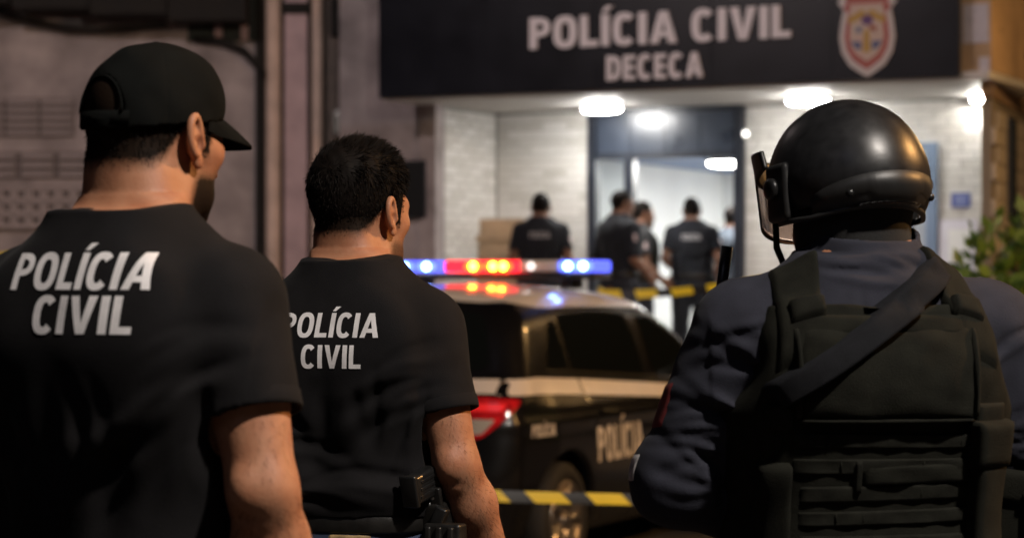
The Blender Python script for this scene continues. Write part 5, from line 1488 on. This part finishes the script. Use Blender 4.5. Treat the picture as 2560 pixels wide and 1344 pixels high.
# ================================================================ patrol car (local: x right, y forward from the rear bumper, z up)
M_black = mat('black_car_paint', (.006, .006, .007), .25, var=.1, vscale=3, coat=.3, spec=.3)
M_wroof = mat('white_car_paint', (.78, .76, .73), .25, var=.04, vscale=3, coat=.6)
M_stripe = mat('cream_stripe', (.78, .72, .66), .35, var=.05, vscale=5)
M_cglass = mat('tinted_glass', (.006, .008, .008), .05, spec=.7)
M_rubber = mat('rubber', (.014, .013, .012), .75, var=.2, vscale=20)
M_alloy = mat('alloy', (.34, .31, .29), .32, .9, var=.1, vscale=10)
M_tail = mat('tail_lens', (.40, .008, .012), .12, var=.6, vscale=26, spec=.6, emit=(1, .02, .02), estr=.10)
M_chrome = mat('chrome_trim', (.55, .56, .56), .2, 1.0)
CYAW = R(24)
CAR = empty('patrol_car', (-.735, 12.2, 0), -CYAW, 'black and white police hatchback with lit roof light bar and lettered side', 'car')
def make_car():
    h = .0145; F = Field((-.95, -.08, .1), (.95, 4.16, 1.56), h)
    L = 4.05
    ys = [0, .12, .5, 1.0, 2.6, 3.3, 3.8, 4.05]; ws = [.70, .80, .855, .865, .865, .84, .74, .55]
    zt = [.99, 1.01, 1.01, .99, .93, .91, .83, .71]
    def body(x, y, z):
        W = np.interp(y, ys, ws); T_ = np.interp(y, ys, zt)
        wz = W * (1 - .10 * np.clip((z - .62) / .45, -1, 1) ** 2 - .05 * np.clip((z - .87) / .12, 0, 1))
        sidebump = .010 * np.exp(-((z - .80) / .03) ** 2)
        d = smax(np.abs(x) - wz - sidebump + .0 * y, z - T_, .10)
        rear = .03 + .10 * np.clip((z - .55) / .5, 0, 1) ** 2 - .03 * np.exp(-((z - .48) / .12) ** 2)
        d = smax(d, rear - y, .14); d = smax(d, y - L, .2); d = smax(d, .20 - z, .05)
        return d
    def green(x, y, z):
        t = (z - 1.0) / .48
        side = np.abs(x) - (.765 - .115 * t - .05 * t * t)
        top = z - (1.500 - .060 * (x / .6) ** 2 - .055 * ((y - 1.35) / 1.0) ** 2)
        d = smax(side, top, .12)
        d = smax(d, (.12 + .26 * t + .06 * (x / .7) ** 2) - y, .14); d = smax(d, y - (3.20 - .98 * t - .08 * (x / .7) ** 2), .16)
        return np.maximum(d, .9 - z)
    F.add(((-.95, -.06, .15), (.95, 4.12, 1.2), body)); F.add(((-.9, .0, .9), (.9, 3.3, 1.54), green), .05)
    for y in (.62, 3.16):
        for sg in (-1, 1): F.sub(cap((sg * .62, y, .295), (sg * 1.2, y, .295), .350), .015)
    # shut lines of doors and tailgate as grooves
    def groove(y0, z0, y1, z1): F.bump((( .6, min(y0, y1) - .03, z0), (1.0, max(y0, y1) + .03, z1), lambda x, y, z: .006 * np.exp(-((y - (y0 + (y1 - y0) * (z - z0) / (z1 - z0))) / .010) ** 2) + 0 * x))
    groove(.98, .66, .90, 1.02); groove(1.95, .32, 1.98, 1.0); groove(2.90, .32, 2.88, .95)
    me = F.mesh('body', 2); body_o = obj('body', me, M_black, CAR); Bc = bvh_of(me)
    side = dict(bvh=Bc, org=(2, 0, 0), du=(0, 1, 0), dv=(0, 0, 1), dr=(-1, 0, 0))
    back = dict(bvh=Bc, org=(0, -2, 0), du=(1, 0, 0), dv=(0, 0, 1), dr=(0, 1, 0))
    top = dict(bvh=Bc, org=(0, 0, 4), du=(1, 0, 0), dv=(0, 1, 0), dr=(0, 0, -1))
    left = dict(bvh=Bc, org=(-2, 0, 0), du=(0, 1, 0), dv=(0, 0, 1), dr=(1, 0, 0))
    front = dict(bvh=Bc, org=(0, 6, 0), du=(1, 0, 0), dv=(0, 0, 1), dr=(0, -1, 0))
    def sheet(name, polys, m, on, off=.004, step=.04, parent=CAR):
        bm = drape(flat_bm(polys, step), off=off, **on); bmesh.ops.recalc_face_normals(bm, faces=bm.faces[:]); return obj(name, bm, m, parent, True)
    def rnd(poly, r=.04, n=5):
        out = []
        for i, p in enumerate(poly):
            a, b, c = Vector(poly[i - 1]), Vector(p), Vector(poly[(i + 1) % len(poly)])
            p0 = b + (a - b).normalized() * min(r, (a - b).length * .4); p1 = b + (c - b).normalized() * min(r, (c - b).length * .4)
            for k in range(n + 1):
                t = k / n; q = p0 * (1 - t) ** 2 + b * 2 * t * (1 - t) + p1 * t * t; out.append((q.x, q.y))
        return out
    # white roof panel
    rp = []
    for k in range(40):
        a = 2 * math.pi * k / 40; c, s_ = math.cos(a), math.sin(a)
        rp.append((.635 * math.copysign(abs(c) ** .32, c), 1.44 + 1.04 * math.copysign(abs(s_) ** .32, s_)))
    sheet('roof_panel', [rp], M_wroof, top, .006)
    for sg in (-1, 1):
        pl = [(.53, .42), (.66, .42), (.66, 2.2), (.60, 2.62), (.53, 2.62)]
    # windows
    for on in (side, left):
        sheet('side_window', [rnd([(.58, 1.075), (.84, 1.060), (.82, 1.325), (.74, 1.30)], .04)], M_cglass, on)
        sheet('side_window', [rnd([(.89, 1.057), (1.92, 1.005), (1.86, 1.335), (1.35, 1.355), (.87, 1.335)], .06)], M_cglass, on)
        sheet('side_window', [rnd([(2.06, .998), (2.88, .955), (2.58, 1.17), (2.24, 1.31), (2.03, 1.33)], .05)], M_cglass, on)
        sheet('window_trim', [[(.54, 1.045), (1.3, 1.008), (2.1, .965), (2.95, .92), (2.95, .937), (2.1, .984), (1.3, 1.028), (.54, 1.066)]], M_chrome, on, .008)
        sheet('stripe', [[(.02, .945), (.4, .945), (.925, .922), (.925, 1.005), (.4, 1.028), (.02, 1.02)], [(.94, .921), (1.9, .872), (2.96, .815), (2.96, .885), (1.9, .950), (.94, 1.004)]], M_stripe, on, .005)
        sheet('door_handle', [rnd([(1.05, .825), (1.25, .815), (1.25, .845), (1.05, .855)], .012)], M_chrome, on, .020, .03)
    sheet('rear_window', [rnd([(-.60, 1.07), (.60, 1.07), (.50, 1.36), (-.50, 1.36)], .08)], M_cglass, back)
    sheet('stripe', [[(-.66, .955), (.66, .955), (.66, 1.025), (-.66, 1.025)]], M_stripe, back, .005)
    sheet('windscreen', [rnd([(-.62, 1.06), (.62, 1.06), (.50, 1.40), (-.50, 1.40)], .07)], M_cglass, front)
    # tail lights wrap the corners
    for sg in (-1, 1):
        on = dict(bvh=Bc, org=(sg * 1.4 + sg * .35, -1.4 + .35, 0), du=(sg * .7071, .7071, 0), dv=(0, 0, 1), dr=(-sg * .7071, .7071, 0))
        tl = sheet('tail_light', [rnd([(-.36, .73), (-.04, .73), (.07, .82), (.19, .925), (-.1, .945), (-.34, .94)], .03)], M_tail, on, .012, .03)
        sheet('reversing_lamp', [rnd([(-.12, .755), (-.03, .755), (.035, .83), (-.12, .83)], .012)], mat('clear_lens', (.50, .48, .44), .15), on, .016, .03, tl)
    for sg in (-1, 1):                                          # inner segments of the tail lights
        on = dict(bvh=Bc, org=(sg * 1.75, -1.05, 0), du=(sg * .7071, .7071, 0), dv=(0, 0, 1), dr=(-sg * .7071, .7071, 0))
        sheet('lens_segment', [rnd([(-.30, .87), (.06, .87), (.10, .905), (-.28, .915)], .012)], mat('tail_bright', (.75, .02, .02), .15, emit=(1, .03, .03), estr=.35), on, .016, .03)
        sheet('lens_segment', [rnd([(-.30, .76), (-.15, .76), (-.15, .84), (-.30, .84)], .012)], mat('tail_dark', (.16, .004, .006), .12), on, .016, .03)
    # lettering on the side
    P, W = text_polys('POLÍCIA', .185, .23, .11, 0, .80)
    sheet('lettering', [[(u + W / 2 + .98, v + .565) for u, v in p] for p in P], M_stripe, side, .004, .03)
    P, W = text_polys('POLÍCIA', .062, .20, .10, .0, .85)
    sheet('lettering', [[(u + .34, v + .735) for u, v in p] for p in P], M_stripe, side, .004, .03)
    # bumper line, number plate
    sheet('bumper_trim', [rnd([(-.66, .42), (.66, .42), (.66, .50), (-.66, .50)], .02)], M_rubber, back, .008)
    obj('number_plate', box_bm((0, .055, .72), (.40, .012, .13), None, .004), M_white, CAR)
    # wheels
    for y in (.62, 3.16):
        for sg in (-1, 1):
            Mw = Matrix.Translation((sg * .845, y, .29)) @ Matrix.Rotation(R(90) * sg, 4, 'Y')
            wh = obj('wheel', lathe(bmesh.new(), [(.19, -.16), (.27, -.165), (.296, -.14), (.30, -.09), (.296, -.03), (.275, -.006), (.235, .0), (.205, -.012), (.20, -.05)], 40, Mw), M_rubber, CAR, True)
            bm = bmesh.new(); lathe(bm, [(.205, -.02), (.205, -.008), (.192, -.008), (.185, -.05), (.06, -.07), (.01, -.07)], 36, Mw)
            obj('rim', bm, M_alloy, wh, True)
            first = None
            for k in range(5):
                Ms = Mw @ Matrix.Rotation(R(90 + 72 * k), 4, 'Z')
                bm = bmesh.new(); g = bmesh.ops.create_cube(bm, size=1, matrix=Matrix.Translation((.115, 0, -.028)) @ Matrix.Diagonal((.165, .062, .03, 1)))
                for v in bm.verts:
                    if v.co.x > .1: v.co.y *= 1.15; v.co.z += .006
                    else: v.co.y *= .75
                bmesh.ops.bevel(bm, geom=bm.edges[:], offset=.007, segments=2, affect='EDGES'); bm.transform(Ms)
                obj('spoke', bm, M_alloy, wh, True)
            obj('hub_cap', lathe(bmesh.new(), [(.045, -.03), (.045, -.010), (.03, -.004), (.002, -.003)], 20, Mw), M_alloy, wh, True)
    # mirrors
    for sg in (-1, 1):
        obj('wing_mirror', box_bm((sg * .90, 2.72, 1.03), (.20, .10, .13), None, .03, 3), M_black, CAR, True)
    # antenna stub
    obj('antenna', tube(bmesh.new(), [(0, .55, 1.46), (0, .42, 1.62)], [.008, .003], 6), M_plastic, CAR, True)
    # ------------------------------------------------ light bar
    LBY, LBZ = 1.60, 1.545
    lb = obj('light_bar', box_bm((0, LBY, LBZ), (1.30, .26, .035), None, .012, 2), M_plastic, CAR, True)
    for sg in (-1, 1):
        obj('mount', box_bm((sg * .46, LBY, LBZ - .042), (.07, .16, .06), None, .01), M_plastic, lb, True)
    def lens(x0, x1, m, nm='lens'):
        return obj(nm, box_bm(((x0 + x1) / 2, LBY, LBZ + .055), (x1 - x0 - .003, .25, .066), None, .018, 3), m, lb, True)
    def led(x0, x1, m):
        n = max(1, round((x1 - x0) / .06))
        for i in range(n):
            xc = x0 + (x1 - x0) * (i + .5) / n
            for sg in (-1, 1):
                obj('halo_disc', lathe(bmesh.new(), [(.047, 0), (.047, .003), (.040, .0045)], 20, Matrix.Translation((xc, LBY + sg * .122, LBZ + .055)) @ Matrix.Rotation(R(-90) * sg, 4, 'X') @ Matrix.Diagonal((1.25, .62, 1, 1))), HALO[m.name], lb, True)
                obj('lamp', lathe(bmesh.new(), [(.023, 0), (.023, .008), (.018, .014), (.002, .016)], 18, Matrix.Translation((xc, LBY + sg * .122, LBZ + .055)) @ Matrix.Rotation(R(-90) * sg, 4, 'X')), m, lb, True)
    HALO = {'blue_lamp': mat('blue_halo', (.1, .2, .8), .3, emit=(.22, .36, 1.0), estr=1.6), 'red_lamp': mat('red_halo', (.8, .1, .05), .3, emit=(1.0, .10, .008), estr=4.0), 'white_lamp': mat('clear_reflector', (.6, .58, .55), .3)}  # glowing discs imitate a soft halo round the blue and red lamps
    mb = mat('blue_lens', (.02, .04, .5), .15, emit=(.10, .13, 1.0), estr=2.0); mr = mat('red_lens', (.5, .01, .01), .15, emit=(1.0, .015, .03), estr=3.0); mc = mat('clear_cover', (.50, .47, .43), .15)
    eb = mat('blue_lamp', (.5, .6, 1), .3, emit=(.16, .34, 1.0), estr=26.0); er = mat('red_lamp', (1, .4, .2), .3, emit=(1.0, .075, .004), estr=160.0); ew = mat('white_lamp', (.9, .9, .9), .3, emit=(1, .95, .9), estr=1.4)
    k = 1.10
    for a, b, m in ((-.59, -.25, mb), (-.25, .17, mr), (.17, .385, mc), (.385, .59, mb)): lens(a * k, b * k, m)
    for a, b, m in ((-.50, -.45, eb), (-.375, -.32, eb), (-.115, -.05, er), (.00, .115, er), (.20, .28, ew), (.42, .465, eb), (.50, .55, eb)): led(a * k, b * k, m)
make_car()
# ================================================================ officers and a visitor at the station door
M_navycloth = mat('navy_cloth', (.0055, .0065, .011), .9, var=.3, vscale=12, bump=.3, bscale=200)
M_grey = mat('grey_shirt', (.10, .12, .15), .85, var=.3, vscale=9)
def far_person(pos, yaw, label, head_yaw=0.0, zs=.98, cloth=M_navycloth, skin=M_skin_b, arms=None, w=1.0, text=None, vest=False, group='people at the station door', long_=False, seed=1, badge=True):
    J = legs_for(zs, w)
    J['neck'] = (0, -.01, 1.515 * zs); J['head'] = (0, .035, 1.632 * zs)
    for s, sg in (('r', 1), ('l', -1)):
        J['sh_' + s] = (sg * .170 * w, -.01, 1.425 * zs); J['el_' + s] = (sg * .235 * w, -.05, 1.14 * zs); J['wr_' + s] = (sg * .21 * w, .14, 1.0 * zs)
    for k, v in (arms or {}).items(): J[k] = v
    S = dict(loc=pos, yaw=yaw, zs=zs, w=w, dp=1.0, arm=1.0, head_yaw=head_yaw, neck_r=.058, beard=.3, label=label, group=group, J=J, h=.0095, skin=skin, ear_h=.003)
    make_person(S)
    make_tshirt(S, cloth, h=.009, zbot=1.0 * zs, frac=.98 if long_ else .66, seed=seed, off=.018, folds=True, r0=.066, r1=.06)
    collar_ring(S, S['shirt'], J['neck'][2] - .004, .078, .074, J['neck'][1] + .004, .016, .028, cloth)
    make_trousers(S, M_darkpants, h=.012, ztop=1.03 * zs); make_boots(S, h=.012); belt(S, 1.01 * zs, .024, .024)
    v1, f1 = hair_shell(S, .008, .006); obj('hair', np_mesh('hair', v1, f1), M_hair, S['root'])
    if text: print_on(S, [(text, 0, 1.355 * zs, .055, 0, .75, .2)], mat_=M_print_dim, step=.03)
    if vest:
        F = Field((-.26, -.26, 1.0), (.26, .26, 1.5), .012); F.add(loft(S['tab'], 2.6, .045, z0=1.06 * zs, z1=1.44 * zs)); obj('vest', F.mesh('vest', 1), M_vest, S['root'])
    if badge:
        sh, el = np.array(J['sh_r']), np.array(J['el_r']); c = sh + (el - sh) * .32
        bm = pad(S['shirt_bvh'], (c[0] + .4, c[1] - .2, c[2]), (.012, -.024, 0), (0, 0, .036), (-.9, .45, 0), .004, 6, 6, .002, 12); obj('sleeve_badge', bm, mat('badge', (.48, .36, .36), .6, var=.3, vscale=60), S['shirt'], True)
    return S
def spot(px, d): 
    p_ = at(px, 700, d); return (p_.x, p_.y, FLZ)
far_person(spot(1352, 21.55), R(4), 'officer in dark uniform seen from behind before the white tiled wall', R(6), text='POLÍCIA', w=1.10, seed=31)
far_person(spot(1549, 21.8), R(52), 'officer in dark uniform at the portal, turned to the right, nearest the doorway', R(18), zs=1.0, w=1.12, seed=32, long_=True)
far_person(spot(1600, 22.5), R(70), 'officer in black vest standing behind the dark uniformed officer at the doorway', R(10), zs=.955, cloth=mat('grey_uniform', (.022, .022, .024), .85, var=.3, vscale=12), vest=True, seed=33)
far_person(spot(1730, 22.9), R(6), 'officer with white-lettered back and bent arms standing in the doorway', R(8), zs=.985, text='POLÍCIA', w=1.12, seed=34,
           arms=dict(el_l=(-.255, -.06, 1.16), wr_l=(-.16, .14, 1.05), el_r=(.262, -.07, 1.15), wr_r=(.25, .06, .93)))
far_person(spot(1832, 23.7), R(25), 'dark-haired visitor in a grey-blue shirt just inside the doorway', R(20), zs=.95, cloth=M_grey, seed=35, badge=False, skin=M_skin_b)

# ================================================================ barrier tape: yellow and black, slung between posts
M_ty = mat('tape_yellow', (.82, .64, .015), .45, var=.06, vscale=9); M_tk = mat('tape_black', (.012, .012, .012), .4)
def tape(pts, hgt, pitch, label, twist=0.0, slant=.6):
    """ribbon following pts; slanted yellow and black fields are faces of their own"""
    pts = [Vector(p_) for p_ in pts]; L = [0]
    for a, b in zip(pts[:-1], pts[1:]): L.append(L[-1] + (b - a).length)
    def pos(s):
        s = min(max(s, 0), L[-1])
        for i in range(len(pts) - 1):
            if s <= L[i + 1] or i == len(pts) - 2:
                return pts[i].lerp(pts[i + 1], (s - L[i]) / (L[i + 1] - L[i]))
    bm = bmesh.new(); n = int(L[-1] / (pitch / 5)); prev = None
    for i in range(n + 1):
        s = i * pitch / 5; col = []
        for j in (0, 1, 2):
            sj = s - (j / 2 - .5) * hgt * slant
            p_ = pos(sj); t_ = twist * math.sin(sj * 1.7)
            col.append(bm.verts.new(p_ + Vector((math.sin(t_) * .4 * (j / 2 - .5) * hgt, math.sin(t_ + j * .6) * .010 + math.sin(t_) * hgt * (j / 2 - .5), math.cos(t_) * hgt * (j / 2 - .5)))))
        if prev:
            for j in (0, 1):
                f_ = bm.faces.new((prev[j], col[j], col[j + 1], prev[j + 1])); f_.material_index = 0 if (i - 1) % 5 < 3 else 1; f_.smooth = True
        prev = col
    o = obj('barrier_tape', bm, [M_ty, M_tk]); tag(o, label, 'tape', 'barrier tapes'); return o
def post(p_, hgt, label):
    t = empty('barrier_post', (p_[0], p_[1], p_[2]), 0, label, 'post', 'barrier posts')
    obj('base', lathe(bmesh.new(), [(.17, 0), (.17, .02), (.05, .05), (.02, .06)], 24), M_rubber, t, True)
    obj('pole', tube(bmesh.new(), [(0, 0, .05), (0, 0, hgt)], .02, 12), mat('post_yellow', (.55, .38, .03), .5), t, True)
    return t
yt = 10.0
pl_, pr_ = at(1010, 1232, yt), at(2050, 1262, yt)
post((pl_.x, yt, 0), pl_.z + .05, 'yellow barrier post hidden behind the middle man, holding the street tape'); post((pr_.x, yt, 0), pr_.z + .05, 'yellow barrier post hidden behind the helmeted officer, holding the street tape')
tape([(pl_.x + .02, yt - .022, pl_.z)] + [tuple(at(px, py, yt - .022)) for px, py in ((1150, 1234), (1300, 1241), (1420, 1244), (1560, 1247), (1800, 1256))] + [(pr_.x - .02, yt - .022, pr_.z)], .047, .25, 'yellow and black barrier tape across the street in front of the car wheel', .35, 1.1)
q0, q1 = stP(stU(1500, -.35), -.35, FLZ), stP(stU(1990, .1), .1, FLZ)
za, zb_ = at(1500, 735, q0.y).z, at(1990, 682, q1.y).z
post(q0, za - FLZ + .06, 'slim yellow barrier post on the platform behind the light bar'); post(q1, zb_ - FLZ + .06, 'slim yellow barrier post on the platform behind the helmeted officer')
mid = lambda t_, sg_: (q0.lerp(q1, t_).x, q0.lerp(q1, t_).y - .03, za + (zb_ - za) * t_ - sg_)
tape([mid(0, 0), mid(.2, .035), mid(.4, .05), mid(.6, .045), mid(.8, .03), mid(1, 0)], .075, .30, 'yellow barrier tape strung in front of the station doorway', .5, .4)
w0 = at(-260, 620, 22.8); w1 = at(330, 640, 22.8)
tape([(w0.x, 22.975, w0.z), ((w0.x * .6 + w1.x * .4), 22.955, w0.z - .08), (w1.x, 22.975, w1.z)], .085, .30, 'short run of yellow barrier tape along the old grey wall behind the capped man', .3, .5)
# ================================================================ street lamps above and beside the camera: glints on helmet and car imply all but the pinkish left one
def street_lamp(base, head, energy, col, label, size=.35, aim=None, estr=60.0):
    t = empty('street_lamp', (base[0], base[1], 0), 0, label, 'street lamp', 'street lamps')
    hx_ = Vector(head) - Vector((base[0], base[1], 0))
    obj('pole', tube(bmesh.new(), [(0, 0, 0), (0, 0, 1.0), (0, 0, hx_.z - .6), (hx_.x * .3, hx_.y * .3, hx_.z + .05), (hx_.x, hx_.y, hx_.z + .10)], [.08, .07, .05, .04, .035], 14), mat('galvanised', (.25, .25, .25), .5, .7), t, True)
    lam = obj('lamp_head', box_bm((hx_.x, hx_.y, hx_.z + .10), (.34, .50, .12), None, .03, 3), mat('galvanised', (.25, .25, .25)), t, True)
    bm = bmesh.new(); lathe(bm, [(size / 2, 0), (size / 2 * .9, -.05), (.02, -.08)], 24, Matrix.Translation((hx_.x, hx_.y, hx_.z + .04))); obj('lens', bm, mat('lit_street_%.2f' % col[2], (.9, .9, .9), .5, emit=col, estr=estr), lam, True)
    d = bpy.data.lights.new('street_lamp_light', 'SPOT'); d.energy = energy; d.color = col; d.shadow_soft_size = size / 2; d.spot_size = R(150); d.spot_blend = .6
    l = bpy.data.objects.new('light', d); link(l, t); l.location = (hx_.x, hx_.y, hx_.z - .06)
    if aim:
        l.rotation_euler = (Vector(aim) - Vector(head)).to_track_quat('-Z', 'Y').to_euler()
    return t
street_lamp((3.6, .2), (2.5, 1.0, 6.0), 2100, (1.0, .91, .82), 'street lamp with pale white light standing behind and right of the camera', aim=(0, 4.5, 1.0))
street_lamp((8.2, 6.2), (6.9, 6.0, 5.6), 2500, (1.0, .50, .16), 'sodium street lamp with orange light on the right side of the street', aim=(1.0, 6.5, 1.0), estr=250.0)
street_lamp((-6.2, 13.0), (-4.6, 13.6, 7.0), 1250, (1.0, .82, .80), 'added unseen street lamp with pinkish light to brighten the left wall and sign', aim=(-2.0, 22.0, 3.0))  # unseen lamp, added to brighten the grey wall and the sign
street_lamp((7.9, 18.2), (6.6, 17.6, 4.6), 350, (1.0, .56, .20), 'sodium street lamp with orange light farther up the right side of the street', aim=(0.5, 13.0, 1.2), estr=250.0)
